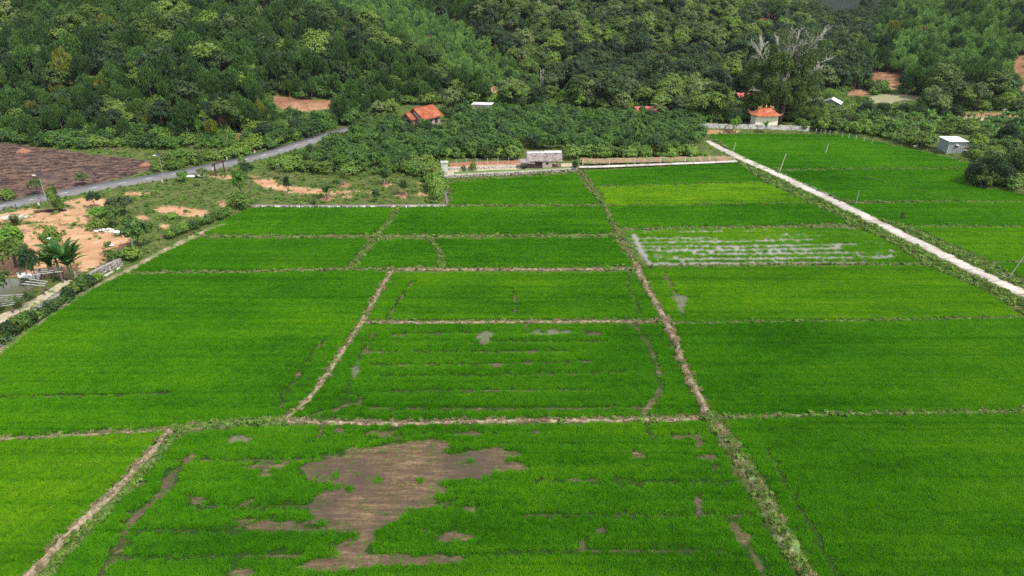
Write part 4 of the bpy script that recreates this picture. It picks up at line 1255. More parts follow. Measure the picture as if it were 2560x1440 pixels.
# ------------------------------------------------------------------ orchard
O = jgrid((ORCH_W[:, 0].min(), ORCH_W[:, 1].min()), (ORCH_W[:, 0].max(), ORCH_W[:, 1].max()), 3.0)
O = O[sdist(O, ORCH_W) > .5]
ox, oy, od = project(O[:, 0], O[:, 1], Z1)
osc = rng.uniform(.72, 1.12, len(O)) * (1 + .12 * wobble(O[:, 0], O[:, 1], 20, 55))
tx, ty, _ = project(O[:, 0], O[:, 1], Z1 + 4.1 * osc)
b = np.zeros(len(O), bool)
for (x0, x1, y0, y1) in ((1006, 1108, 262, 304), (1176, 1222, 258, 277), (1300, 1412, 376, 420)):
    b |= (tx > x0 - 8) & (tx < x1 + 8) & (ty < y1 - 3) & (oy > y0)
b |= (tx > 1004) & (tx < 1040) & (ty < 306) & (oy > 262)
b |= hides_road(tx, ty, oy)
O, ox, oy, osc = O[~b], ox[~b], oy[~b], osc[~b]
order = np.argsort(-oy)
oms = protos('orchard', 5)
ol = 'one of the low leafy fruit trees packed into the orchard behind the rice fields'
for i in order[:300]:
    o = link('orchard_tree', oms[int(rng.integers(0, 5))], None, (O[i, 0], O[i, 1], Z1 - .1), rng.uniform(0, 6.28))
    o.scale = (osc[i], osc[i], osc[i] * rng.uniform(.88, 1.12))
    zn = 0 if ox[i] < 900 else 1 if ox[i] < 1120 and oy[i] < 380 else 2 if ox[i] < 1300 else 3 if ox[i] < 1460 else 4
    tag(o, ['one of the leafy fruit trees at the orchard end by the asphalt road', 'one of the leafy fruit trees below the orange roofed house', 'one of the leafy fruit trees behind the white pillar and wire fence',
            'one of the leafy fruit trees directly behind the thatched hut', 'one of the leafy fruit trees behind the narrow concrete path'][zn], 'fruit tree',
        ['orchard trees by the asphalt road', 'orchard trees below the orange roofed house', 'orchard trees behind the wire fence', 'orchard trees behind the thatched hut', 'orchard trees behind the concrete path'][zn])
print('orchard', len(O))
if len(order) > 300:
    scat('orchard_rows', O[order[300:]], oms, 'far rows of the leafy orchard merging into one canopy', .75, 1.1, .04, -.1)

# ------------------------------------------------------------------ grass on the left land and verges
Gp = jgrid((-190, 80), (60, 215), .75)
qx, qy, qd = project(Gp[:, 0], Gp[:, 1], Z1)
ok = (qx > -200) & (qx < 1120) & (qy < 900)
ok &= (sdist(Gp, TERRACE) > .3) & (ldist(Gp, ar_line) > 2.9)
Gp, qx, qy = Gp[ok], qx[ok], qy[ok]
PPg = np.column_stack([qx, qy])
bare_g = np.full(len(Gp), -99.0)
for poly in SOIL[:19] + [PALE[1], PALE[2], PALE[5], BURNT, POND]:
    a = np.array(poly, float); lo, hi = a.min(0) - 40, a.max(0) + 40
    kk = (PPg > lo).all(1) & (PPg < hi).all(1)
    if kk.any(): bare_g[kk] = np.maximum(bare_g[kk], sdist(PPg[kk], a))
thin = wobble(Gp[:, 0], Gp[:, 1], 7, 90)
keep = (bare_g + 5 * wobble(Gp[:, 0], Gp[:, 1], 3, 91) < -3) & (rng.random(len(Gp)) < np.clip(.55 + .5 * thin, .08, 1))
keep |= (bare_g > -4) & (bare_g < 40) & (wobble(Gp[:, 0], Gp[:, 1], 4, 92) > .35) & (rng.random(len(Gp)) < .45)
keep &= sdist(Gp, POND_W) < -.5
keep &= sdist(Gp, poly_at(BURNT, Z1)) < .3
Gk = Gp[keep]
v = np.where(rng.random(len(Gk)) < np.clip(.16 - .2 * thin[keep], .02, .5), rng.choice([2, 3], len(Gk)), rng.choice([0, 1, 1, 4, 5], len(Gk)))
scat('meadow_grass', Gk, TUFTS, 'short uneven grass and weeds over the orange soil beside the asphalt road', .8, 1.7, .2, .02, var=v)

# charred stubble on the burnt plot
M['char'] = mat_leaf('charred_stubble', (.014, .011, .011), (.075, .048, .038), trans=0, patch=10)
Bw = poly_at(BURNT, Z1); lo, hi = np.maximum(Bw.min(0), (-190, 100)), Bw.max(0)
Bp = jgrid(lo, hi, 1.25); Bp = Bp[(sdist(Bp, Bw) > .5) & (rng.random(len(Bp)) < .38 + .4 * wobble(Bp[:, 0] * .3, Bp[:, 1], 5, 93))]
Bp = Bp[ldist(Bp, ar_line) > 4]
scat('burnt_stubble', Bp, [sod(M['char'], 26, .8, .22, .07, 2.2, 5 + i) for i in range(3)], 'charred stubble and brush left on the burnt plot', .8, 1.8, .2, .03)

# rank grass on the strips between walls, drains and paddies
Ep = jgrid((-150, 60), (170, 215), .8)
Ep = Ep[(H(Ep[:, 0], Ep[:, 1]) < .45) & (ldist(Ep, cr_line) > 2.1)]
ed = np.full(len(Ep), -99.0)
for W_ in field_w: ed = np.maximum(ed, sdist(Ep, W_))
Ep = Ep[(ed < -.1) & (ed > -5) & (rng.random(len(Ep)) < .7)]
scat('edge_grass', Ep, TUFTS, 'rank grass on the strips between walls, drains and rice fields', .8, 1.5, .2, .02, var=np.where(rng.random(len(Ep)) < .22, rng.choice([2, 3], len(Ep)), rng.choice([0, 1, 1, 5], len(Ep))))

# verges of the concrete road: creeping weeds, denser on the right
nr = side_of(cr_line)
m = 14000
q = rng.integers(0, len(cr_line), m)
sgn = rng.random(m) < .42
off = np.where(sgn, rng.uniform(1.7, 4.3, m), -rng.uniform(1.7, 5.7, m))
# nr points left of travel (travel is towards the camera), so positive = right side in the picture
P = cr_line[q] + nr[q] * off[:, None] + rng.normal(0, .1, (m, 2))
wob = wobble(P[:, 0], P[:, 1], 6, 95)
kp = (rng.random(m) < .55 + .45 * wob)
infield = np.zeros(len(P), bool)
for W_ in field_w: infield |= sdist(P, W_) > -.1
kp &= ~infield
P, off = P[kp], off[kp]
zz = np.clip(.18 - np.maximum(np.abs(off) - 3, 0) * .2, 0, 1)
v = np.where(rng.random(len(P)) < .12, 3, rng.choice([0, 0, 1, 1, 4, 5], len(P)))
scat('verge_weeds', P, TUFTS, 'creeping weeds and grass on both shoulders of the concrete farm road', .8, 1.9, .2, 0, var=v, z=zz)
# ------------------------------------------------------------------ materials of built things
M['tile'] = mat_plain('clay_roof_tile', (.36, .095, .045), .8, .35, 2.2, .02, dirt=(.46, .19, .10), dirt_scale=.5)
M['tile_trim'] = mat_plain('clay_ridge', (.30, .05, .028), .8, .2, 2)
M['taupe'] = mat_plain('taupe_render', (.36, .28, .25), .9, .12, .8)
M['white_metal'] = mat_plain('white_sheet', (.66, .67, .68), .5, .06, .8)
M['white_wall'] = mat_plain('whitewash', (.74, .73, .70), .85, .12, .6, dirt=(.42, .40, .36), dirt_scale=.7)
M['cream'] = mat_plain('cream_wall', (.86, .80, .62), .85, .05, .5)
M['cream_dull'] = mat_plain('dull_cream_wall', (.62, .60, .50), .85, .1, .8)
M['old_wall'] = mat_plain('stained_white_wall', (.62, .60, .57), .9, .2, 1.2, dirt=(.22, .20, .18), dirt_scale=1.1)
M['zinc'] = mat_plain('zinc_sheet', (.50, .53, .56), .45, .10, 1.2, metal=.35, dirt=(.40, .41, .40), dirt_scale=.6)
M['zinc_dark'] = mat_plain('dark_zinc_sheet', (.26, .29, .32), .5, .15, 1.2, metal=.3)
M['dark'] = mat_plain('dark_opening', (.015, .014, .013), .9, .2)
M['glass'] = mat_plain('window_glass', (.03, .035, .04), .15, .1, spec=.6)
M['wood'] = mat_plain('weathered_wood', (.16, .115, .085), .85, .3, 3, .01)
M['wood_dark'] = mat_plain('dark_wood', (.060, .032, .026), .7, .25, 2)
M['bamboo'] = mat_plain('woven_bamboo', (.42, .34, .27), .85, .2, 4)
M['thatch'] = mat_plain('grey_thatch', (.36, .31, .30), .95, .28, 2.6, .05, dirt=(.20, .165, .155), dirt_scale=1.2)
M['stone'] = mat_plain('pale_stone', (.44, .41, .37), .9, .28, 1.6, .02)
M['stone_white'] = mat_plain('white_stone', (.78, .76, .72), .9, .12, 1.6, .02)
M['stone_dark'] = mat_plain('dark_stone', (.19, .18, .18), .9, .3, 1.6, .02)
M['mortar'] = mat_plain('mortar', (.27, .24, .21), .95, .2, 2)
M['concrete'] = mat_plain('grey_concrete', (.50, .48, .45), .9, .14, .8, dirt=(.30, .28, .25), dirt_scale=.8)
M['pole'] = mat_plain('galvanised_pole', (.42, .43, .44), .5, .1, metal=.4)
M['lamp_white'] = mat_plain('lamp_shell', (.82, .82, .82), .4, .05)
M['pole_pale'] = mat_plain('pale_beam', (.50, .50, .50), .7, .2, 2)
M['panel'] = mat_plain('solar_panel', (.02, .025, .05), .2, .1, spec=.6)
M['teal'] = mat_plain('teal_wall', (.10, .38, .36), .8, .1)
M['pink'] = mat_plain('pink_roof', (.50, .12, .11), .8, .25, 1.5)
M['sack'] = mat_plain('white_sack', (.74, .73, .71), .8, .1, 2)
M['wire'] = mat_plain('wire', (.20, .19, .18), .5, .1)
M['soil_red'] = mat_plain('red_soil', (.27, .125, .075), .95, .3, 2.5, .05)
M['earth_bank'] = mat_plain('brown_bank', (.27, .17, .11), .95, .35, 1.8, .06, dirt=(.11, .16, .05), dirt_scale=.6)
def mat_pond():
    m, nt, out = new_mat('pond_water'); q = NT(nt)
    b = q.n("BsdfPrincipled"); b.inputs['Base Color'].default_value = (.12, .115, .075, 1)
    b.inputs['Roughness'].default_value = .08
    bp = q.n("Bump"); bp.inputs['Distance'].default_value = .015
    q.l(q.noise(q.pos(), 2.5, 3), bp.inputs['Height']); q.l(bp.outputs[0], b.inputs['Normal'])
    q.l(b.outputs[0], out.inputs['Surface']); return m
M['pond'] = mat_pond()

def grow(o, name, mb, mats, kind=None):
    c = mb.build(name, mats, o)
    if kind: c['kind'] = kind
    return c

def gable(root, x0, x1, y0, y1, ze, zr, over, mat, trim, name='roof', thick=.12, tiles=True):
    """pitched roof, ridge along y"""
    xm = (x0 + x1) / 2
    s = (zr - ze) / (xm - x0)
    mb = MB()
    for sg in (-1, 1):
        xe = x0 - over if sg < 0 else x1 + over
        zz = ze - over * s
        a, b = (xe, xm) if sg < 0 else (xm, xe)
        za, zb = (zz, zr) if sg < 0 else (zr, zz)
        mb.hexa([(a, y0 - over, za), (b, y0 - over, zb), (b, y1 + over, zb), (a, y1 + over, za),
                 (a, y0 - over, za + thick), (b, y0 - over, zb + thick), (b, y1 + over, zb + thick), (a, y1 + over, za + thick)])
    r = grow(root, name, mb, mat)
    if tiles:
        t = MB(); rnd = random.Random(3); n = int((y1 - y0 + 2 * over) / .3)
        for sg in (-1, 1):
            for k in range(n):
                y = y0 - over + (k + .5) * .3
                for j in range(7):
                    u0, u1 = j / 7, (j + 1) / 7
                    xa, xb = xm + sg * (xm - x0 + over) * u0, xm + sg * (xm - x0 + over) * u1
                    z0_, z1_ = zr - (xm - x0 + over) * s * u0 + thick + .015, zr - (xm - x0 + over) * s * u1 + thick + .055
                    dz = rnd.uniform(0, .02)
                    t.add([(xa, y - .12, z0_ + dz), (xb, y - .12, z1_ + dz), (xb, y, z1_ + .06 + dz), (xa, y, z0_ + .06 + dz), (xb, y + .12, z1_ + dz), (xa, y + .12, z0_ + dz)], [(0, 1, 2, 3), (3, 2, 4, 5)])
        tt = t.build('roof_tile', mat, r); tt['kind'] = 'stuff'
    c = MB(); c.box(xm - .14, xm + .14, y0 - over, y1 + over, zr + .08, zr + .26)
    c.build('ridge_cap', trim, r)
    e = MB()
    for yy in (y0 - over - .06, y1 + over + .003):
        for sg in (-1, 1):
            e.bar((xm + sg * (xm - x0 + over), yy + .03, ze - over * s + .02), (xm, yy + .03, zr + .06), .06, .3)
    e.build('barge_board', trim, r)
    return r

# ------------------------------------------------------------------ house with the orange roof
p = ground_at(1040, 318)
h = empty('tiled_house', (p.x, p.y, p.z), R_(-38), 'house with a steep orange clay tile roof rising out of the orchard', 'house')
grow(h, 'wall', MB().box(-3.6, 3.6, 0, 7.4, -.3, 3.3).add([(-3.6, -.003, 3.3), (3.6, -.003, 3.3), (0, -.003, 5.3)], [(0, 1, 2)]), M['taupe'])
gable(h, -3.6, 3.6, 0, 7.4, 3.3, 5.75, .7, M['tile'], M['tile_trim'])
pr = gable(h, -3.5, .7, -2.4, -.9, 2.9, 4.4, .35, M['tile'], M['tile_trim'], 'porch_roof')
grow(h, 'porch_wall', MB().box(-3.3, .5, -1.6, -.02, -.3, 2.9).add([(-3.3, -1.61, 2.9), (.5, -1.61, 2.9), (-1.4, -1.61, 4.2)], [(0, 1, 2)]), M['taupe'])
for x in (-3.2, .4):
    grow(h, 'column', MB().box(x - .14, x + .14, -2.3, -2.02, -.3, 2.8), M['tile_trim'])
w = grow(h, 'window', MB().box(-2.2, -.9, -1.66, -1.61, 1.0, 2.3), M['glass'])
MB().box(-2.3, -.8, -1.70, -1.665, .9, 1.0).build('sill', M['tile_trim'], w)
d_ = grow(h, 'door', MB().box(1.4, 2.4, -.06, -.005, 0, 2.2), M['wood_dark'])
grow(h, 'window', MB().box(3.61, 3.65, 2.2, 3.6, 1.0, 2.3), M['glass'])
grow(h, 'window', MB().box(3.61, 3.65, 5.0, 6.2, 1.0, 2.3), M['glass'])

# ------------------------------------------------------------------ low white shed behind the orchard
p = ground_at(1182, 285)
s = empty('white_shed', (p.x, p.y, p.z), R_(-12), 'low white walled shed with flat white roof half hidden behind the orchard', 'shed')
grow(s, 'wall', MB().box(0, 6.2, 0, 3, -.3, 3.2), M['white_wall'])
grow(s, 'roof', MB().hexa([(-.4, -.5, 3.22), (6.8, -.5, 3.32), (6.8, 3.4, 3.45), (-.4, 3.4, 3.35), (-.4, -.5, 3.32), (6.8, -.5, 3.42), (6.8, 3.4, 3.55), (-.4, 3.4, 3.45)]), M['pole_pale'])
for x in (.9, 2.3, 3.7): grow(s, 'window', MB().box(x, x + .6, -.04, -.005, 1.7, 2.4), M['glass'])

# ------------------------------------------------------------------ shrine
p = ground_at(1886, 322)
s = empty('shrine', (p.x, p.y, p.z), 0, 'small cream shrine with curved orange hipped roof and ridge ornaments under the giant tree', 'shrine')
s.scale = (1.05, 1, 1.2)
grow(s, 'wall', MB().box(0, 6.6, 0, 4.6, -.3, 3.4), M['cream'])
grow(s, 'side_wall', MB().box(-.03, -.003, .02, 4.58, -.3, 3.38), M['cream_dull'])  # duller cream sheet over the left wall
def hip(x0, x1, y0, y1, ze, zr, ridge0, ridge1):
    """hipped roof whose slopes sag and whose corners turn up"""
    mb = MB(); ym = (y0 + y1) / 2; n = 6
    def ring(t):    # t 0 eave .. 1 ridge
        sag = ze + (zr - ze) * (t ** 1.35)
        a0, a1 = x0 + (ridge0 - x0) * t, x1 + (ridge1 - x1) * t
        b0, b1 = y0 + (ym - y0) * t, y1 + (ym - y1) * t
        up = .38 * (1 - t) ** 3
        P = []
        for k in range(7):
            u = k / 6; c = abs(2 * u - 1) ** 5
            P.append((a0 + (a1 - a0) * u, b0, sag + up * c))
        for k in range(1, 7):
            u = k / 6; c = abs(2 * u - 1) ** 5
            P.append((a1, b0 + (b1 - b0) * u, sag + up * c))
        for k in range(1, 7):
            u = k / 6; c = abs(2 * u - 1) ** 5
            P.append((a1 + (a0 - a1) * u, b1, sag + up * c))
        for k in range(1, 6):
            u = k / 6; c = abs(2 * u - 1) ** 5
            P.append((a0, b1 + (b0 - b1) * u, sag + up * c))
        return P
    R = [ring(k / n) for k in range(n + 1)]; m = len(R[0])
    mb.add(sum(R, []), [(i * m + k, i * m + (k + 1) % m, (i + 1) * m + (k + 1) % m, (i + 1) * m + k) for i in range(n) for k in range(m)])
    mb.add([(q[0], q[1], q[2] - .14) for q in R[0]] + R[0], [(k, (k + 1) % m, m + (k + 1) % m, m + k) for k in range(m)] + [tuple(reversed(range(m)))])
    return mb
rf = grow(s, 'roof', hip(-.8, 7.4, -.8, 5.4, 3.35, 4.95, 1.6, 5.0), M['tile'])
M['ornament'] = mat_plain('ochre_ornament', (.62, .40, .16), .8, .25, 3)
MB().box(1.5, 5.1, 2.22, 2.38, 4.88, 5.12).build('ridge_cap', M['tile_trim'], rf)
for sx, dirn in ((1.8, 1), (4.8, -1)):
    o = MB()
    o.tube([(sx - .9 * dirn, 2.3, 4.75), (sx - .45 * dirn, 2.3, 5.15), (sx, 2.3, 5.15), (sx + .35 * dirn, 2.3, 5.5), (sx + .15 * dirn, 2.3, 5.85)], [.08, .14, .16, .13, .05], 6)
    for k in range(4): o.bar((sx - .7 * dirn + .3 * k * dirn, 2.3, 5.0), (sx - .85 * dirn + .3 * k * dirn, 2.3, 5.45 + .04 * k), .07)
    o.build('ridge_ornament', M['ornament'], rf)
MB().tube([(3.3, 2.3, 5.1), (3.3, 2.3, 5.35), (3.3, 2.3, 5.6), (3.3, 2.3, 5.8)], [.12, .22, .16, .03], 8).build('finial', M['ornament'], rf)
for cx, cy in ((-.8, -.8), (7.4, -.8), (-.8, 5.4), (7.4, 5.4)):
    ox_, oy_ = (1 if cx > 0 else -1), (1 if cy > 0 else -1)
    MB().tube([(cx - .5 * ox_, cy - .5 * oy_, 3.75), (cx, cy, 3.9), (cx + .2 * ox_, cy + .2 * oy_, 4.25)], [.09, .10, .03], 5).build('corner_ornament', M['ornament'], rf)

# white wall in front of the shrine
def wall_run(name, pts, height, thick, mat, label, cat, sec=2.6, cap=None, z=None):
    line, t = smooth_line([tuple(ground_at(*q))[:2] for q in pts], sec)
    root = empty(name, (line[0][0], line[0][1], gz(*line[0]) if z is None else z), 0, label, cat)
    L0 = Vector(root.location)
    for k in range(len(line) - 1):
        a, b = Vector((*line[k], 0)), Vector((*line[k + 1], 0))
        za = (gz(a.x, a.y) if z is None else z)
        a = a - L0; b = b - L0; a.z = b.z = za - L0.z
        d = (b - a).normalized(); e = d * .02; nn = Vector((-d.y, d.x, 0)) * thick / 2
        hh = height + random.uniform(-.05, .05)
        lo, hi = Vector((0, 0, -.4)), Vector((0, 0, hh))
        mb = MB().hexa([a + e - nn + lo, b - e - nn + lo, b - e + nn + lo, a + e + nn + lo, a + e - nn + hi, b - e - nn + hi, b - e + nn + hi, a + e + nn + hi])
        mb.build('wall_panel', mat, root)
        pm = MB().box(a.x - thick * .7, a.x + thick * .7, a.y - thick * .7, a.y + thick * .7, a.z - .4, a.z + height + .12)
        pm.build('pillar', cap or mat, root)
    return root
wall_run('boundary_wall', [(1746, 319), (1800, 321), (1860, 322), (1920, 323), (1975, 325), (2022, 329)], 1.35, .22, M['old_wall'], 'long stained white wall standing between the farthest rice field and the shrine', 'wall')
p = ground_at(1732, 321)
g = MB().box(-.22, .22, -.22, .22, -.3, 1.6); o = g.build('gate_post', M['white_wall'], None, p); tag(o, 'lone white post left of the shrine wall', 'post')

# ------------------------------------------------------------------ zinc shed on the right
p = ground_at(2366, 386)
s = empty('zinc_shed', (p.x, p.y, p.z), 0, 'grey corrugated zinc shed with white sloping roof in the scrub on the right', 'shed')
def corr(x0, x1, z0, z1, y, n, face='y', amp=.035):
    mb = MB(); vs = []
    for k in range(n + 1):
        u = x0 + (x1 - x0) * k / n; a = amp if k % 2 else -amp
        vs += [(u, y + a, z0), (u, y + a, z1)] if face == 'y' else [(y + a, u, z0), (y + a, u, z1)]
    mb.add(vs, [(2 * k, 2 * k + 2, 2 * k + 3, 2 * k + 1) for k in range(n)])
    return mb
grow(s, 'front_wall', corr(0, 4.3, 0, 3.5, 0, 36), M['zinc'])
grow(s, 'side_wall', corr(0, 4.6, 0, 3.5, 0, 38, 'x'), M['zinc_dark'])  # same sheet as the front, with the wall's shade in its darker colour
grow(s, 'back_wall', corr(0, 4.3, 0, 3.2, 4.6, 36), M['zinc_dark'])
grow(s, 'side_wall', corr(0, 4.6, 0, 3.5, 4.3, 38, 'x'), M['zinc_dark'])
grow(s, 'roof', MB().hexa([(-.35, -.45, 3.55), (5.0, -.45, 3.55), (5.0, 5.0, 3.75), (-.35, 5.0, 3.75), (-.35, -.45, 3.62), (5.0, -.45, 3.62), (5.0, 5.0, 3.82), (-.35, 5.0, 3.82)]), M['white_metal'])
for x, y in ((0, 0), (4.3, 0), (0, 4.6), (1.6, -.02), (2.6, -.02)): grow(s, 'post', MB().box(x - .07, x + .07, y - .09, y + .05, -.8, 3.5), M['concrete'])
for y in (1.5, 3.0): grow(s, 'batten', MB().box(-.1, -.04, y - .06, y + .06, 0, 3.5), M['pole'])
w = grow(s, 'window', MB().box(1.75, 2.55, -.075, -.05, 1.9, 2.6), M['dark'])
MB().hexa([(1.7, -.6, 2.5), (2.6, -.6, 2.5), (2.6, -.08, 2.75), (1.7, -.08, 2.75), (1.7, -.6, 2.54), (2.6, -.6, 2.54), (2.6, -.08, 2.79), (1.7, -.08, 2.79)]).build('shutter', M['zinc'], w)
dk = MB()
dk.box(4.5, 7.0, .3, 3.2, .95, 1.08)
grow(s, 'deck', dk, M['white_metal'])
for x in (4.55, 6.9):
    for y in (.35, 3.1): grow(s, 'deck_post', MB().box(x - .05, x + .05, y - .05, y + .05, -.6, 2.1), M['concrete'])
grow(s, 'railing', MB().bar((4.55, .35, 2.1), (6.9, .35, 2.1), .08).bar((6.9, .35, 2.1), (6.9, 3.1, 2.1), .08).bar((4.55, 3.1, 2.1), (6.9, 3.1, 2.1), .08), M['concrete'])
o = MB().box(0, 1.5, 0, .9, 0, .7).build('wooden_crate', M['wood'], None, (p.x + 5.0, p.y + .8, p.z + 1.08)); tag(o, 'brown wooden crate lying on the deck beside the zinc shed', 'crate')

# ------------------------------------------------------------------ far shed with the white roof slope
p = ground_at(2072, 276)
s = empty('far_shed', (p.x, p.y, p.z), R_(-30), 'dark walled shed with one bright white roof slope at the foot of the right hill', 'shed')
grow(s, 'wall', MB().box(-2.6, 3.0, 0, 4.6, -.3, 2.4).add([(-2.6, -.003, 2.4), (3.0, -.003, 2.4), (.2, -.003, 3.8)], [(0, 1, 2)]), M['zinc_dark'])
grow(s, 'roof', MB().hexa([(.2, -.4, 3.85), (3.6, -.4, 2.3), (3.6, 5.0, 2.3), (.2, 5.0, 3.85), (.2, -.4, 3.95), (3.6, -.4, 2.4), (3.6, 5.0, 2.4), (.2, 5.0, 3.95)]), M['white_metal'])
grow(s, 'roof', MB().hexa([(-3.2, -.4, 2.3), (.2, -.4, 3.85), (.2, 5.0, 3.85), (-3.2, 5.0, 2.3), (-3.2, -.4, 2.38), (.2, -.4, 3.93), (.2, 5.0, 3.93), (-3.2, 5.0, 2.38)]), M['zinc_dark'])
for x in (-2.5, 2.9): grow(s, 'post', MB().box(x - .08, x + .08, -.2, -.04, -.6, 2.3), M['wood'])

# ------------------------------------------------------------------ teal house beside the giant tree, pink roofs
p = ground_at(1848, 258)
s = empty('teal_house', (p.x, p.y, p.z), R_(8), 'little teal walled house with a red roof left of the giant tree', 'house')
grow(s, 'wall', MB().box(0, 5.0, 0, 4, -.3, 2.2), M['teal'])
grow(s, 'roof', MB().hexa([(-.6, -.9, 2.0), (5.6, -.9, 2.0), (5.6, 2.2, 3.3), (-.6, 2.2, 3.3), (-.6, -.9, 2.12), (5.6, -.9, 2.12), (5.6, 2.2, 3.42), (-.6, 2.2, 3.42)])
     .hexa([(-.6, 2.205, 3.3), (5.6, 2.205, 3.3), (5.6, 5, 2.0), (-.6, 5, 2.0), (-.6, 2.205, 3.42), (5.6, 2.205, 3.42), (5.6, 5, 2.12), (-.6, 5, 2.12)]), M['pink'])
grow(s, 'window', MB().box(1.2, 2.2, -.04, -.004, .9, 1.7), M['glass'])
for (qx_, wd, lab) in ((1588, 4.6, 'long pinkish red roof showing above the back of the orchard'), (1612, 3.4, 'smaller bright pink roof beside the coconut palm behind the orchard')):
    p = ground_at(qx_, 300)
    s = empty('red_roof_house', (p.x, p.y, p.z), R_(6), lab, 'house')
    grow(s, 'wall', MB().box(0, wd, 0, 4, -.3, 2.6), M['cream_dull'])
    grow(s, 'roof', MB().hexa([(-.4, -.7, 2.6), (wd + .4, -.7, 2.6), (wd, 2, 3.9), (0, 2, 3.9), (-.4, -.7, 2.72), (wd + .4, -.7, 2.72), (wd, 2, 4.02), (0, 2, 4.02)])
         .hexa([(0, 2.005, 3.9), (wd, 2.005, 3.9), (wd + .4, 4.6, 2.6), (-.4, 4.6, 2.6), (0, 2.005, 4.02), (wd, 2.005, 4.02), (wd + .4, 4.6, 2.72), (-.4, 4.6, 2.72)]), M['pink'])
    grow(s, 'window', MB().box(.8, 1.6, -.04, -.004, 1.0, 1.8), M['glass'])

# lattice mast and far pole
p = ground_at(1354, 224)
s = empty('lattice_mast', (p.x, p.y, p.z), .3, 'thin pale twin legged mast in front of the middle slope', 'mast')
for x in (-.5, .5): grow(s, 'leg', MB().tube([(x, 0, -.5), (x, 0, 8.2)], .09, 6), M['white_metal'])
for k in range(6): grow(s, 'brace', MB().bar((-.5, 0, 1.0 + 1.2 * k), (.5, 0, 1.7 + 1.2 * k), .06), M['white_metal'])
p = ground_at(2502, 306)
s = empty('utility_pole', (p.x, p.y, p.z), 0, 'grey concrete pole by the pale track at the foot of the right hill', 'pole')
grow(s, 'shaft', MB().tube([(0, 0, -.5), (0, 0, 4.6)], [.22, .13], 8), M['concrete'])
grow(s, 'cross_arm', MB().box(-.8, .8, -.06, .06, 4.0, 4.12), M['concrete'])

# ------------------------------------------------------------------ thatched hut on the stone terrace
p = ground_at(1312, 421)
s = empty('thatched_hut', (p.x, p.y, p.z), R_(1), 'open sided hut with grey thatched roof and white ridge cover above the stone terrace', 'hut')
def thatch(x0, x1, y0, y1, ze, zr, rb, seed, n=1500):
    mb = MB(); ym = (y0 + y1) / 2
    nx_ = 16
    rr = random.Random(seed)
    for sg in (-1, 1):
        ye = y0 if sg < 0 else y1
        vs = []
        for i in range(nx_ + 1):
            x = x0 + (x1 - x0) * i / nx_
            for j in range(5):
                t = j / 4
                vs.append((x + (rr.uniform(-.05, .05) if 0 < j < 4 else 0), ye + (ym - ye) * t, ze + (zr - ze) * t + rr.uniform(-.05, .05) - .12 * math.sin(3.14 * t) * .5))
        f = [(i * 5 + j, (i + 1) * 5 + j, (i + 1) * 5 + j + 1, i * 5 + j + 1) for i in range(nx_) for j in range(4)]
        if sg > 0: f = [tuple(reversed(q)) for q in f]
        mb.add(vs, f)
        mb.add([(a, b, c - .16) for a, b, c in vs], [tuple(reversed(q)) for q in f])
    r_ = np.random.default_rng(seed)
    sg = np.where(r_.random(n) < .6, -1.0, 1.0)
    t = r_.random(n) * .98; x = r_.uniform(x0, x1, n)
    ye = np.where(sg < 0, y0, y1)
    y = ye + (ym - ye) * t; z = ze + (zr - ze) * t + .03
    dirn = np.stack([r_.normal(0, .25, n), (ye - ym) / abs(y1 - y0) * 2, np.full(n, -(zr - ze) / abs(y1 - y0) * 2)], 1)
    A = unit(dirn) * r_.uniform(.18, .38, (n, 1))
    N_ = unit(np.stack([np.zeros(n), sg * (zr - ze), np.full(n, abs(y1 - y0) / 2)], 1))
    B = unit(np.cross(A, N_)) * .06
    V, F = rhombi(np.stack([x, y, z], 1) + N_ * r_.uniform(0, .07, (n, 1)), A, B)
    return mb, V, F
mb, V, F = thatch(.5, 9.4, -.6, 3.0, 2.05, 3.95, .5, 4)
rf = grow(s, 'roof', mb, M['thatch'])
o = link('thatch_straw', np_mesh('thatch_straw', V, F, M['thatch']), rf); o['kind'] = 'stuff'
cp = MB()
for x0_, x1_, dz in ((.55, 5.1, .0), (5.0, 9.3, .1)):
    for sg in (-1, 1):
        cp.hexa([(x0_, 1.2, 3.99 + dz), (x1_, 1.2, 4.01 + dz), (x1_, 1.2 + sg * .62, 3.47 + dz), (x0_, 1.2 + sg * .62, 3.45 + dz), (x0_, 1.2, 4.05 + dz), (x1_, 1.2, 4.07 + dz), (x1_, 1.2 + sg * .64, 3.53 + dz), (x0_, 1.2 + sg * .64, 3.51 + dz)] if sg > 0 else
                [(x0_, 1.2 - .36, 3.67 + dz), (x1_, 1.2 - .36, 3.69 + dz), (x1_, 1.449, 4.01 + dz), (x0_, 1.449, 3.99 + dz), (x0_, 1.2 - .38, 3.73 + dz), (x1_, 1.2 - .38, 3.75 + dz), (x1_, 1.449, 4.07 + dz), (x0_, 1.449, 4.05 + dz)])
cp.build('ridge_cover', M['white_metal'], rf)
mb, V, F = thatch(-1.2, 1.2, -1.0, 1.4, 1.7, 2.35, .5, 9, 260)
r2 = grow(s, 'side_roof', mb, M['thatch']); o = link('thatch_straw', np_mesh('thatch_straw', V, F, M['thatch']), r2); o['kind'] = 'stuff'
for x in (-.8, .8, 2.6, 4.4, 6.9, 8.2, 9.1):
    for y in (-.3, 2.7): grow(s, 'post', MB().tube([(x, y, -.3), (x + random.uniform(-.05, .05), y, 2.15)], .065, 6), M['wood'])
grow(s, 'floor', MB().box(-.6, 9.2, -.25, 2.7, .30, .42), M['wood'])
wp = grow(s, 'wall_panel', MB().box(4.45, 6.85, -.42, -.36, .2, 2.0), M['bamboo'])
MB().box(5.3, 5.95, -.45, -.425, 1.1, 1.65).build('window', M['dark'], wp)
grow(s, 'wall_panel', MB().box(.9, 6.8, 2.62, 2.68, .4, 2.1), M['wood'])
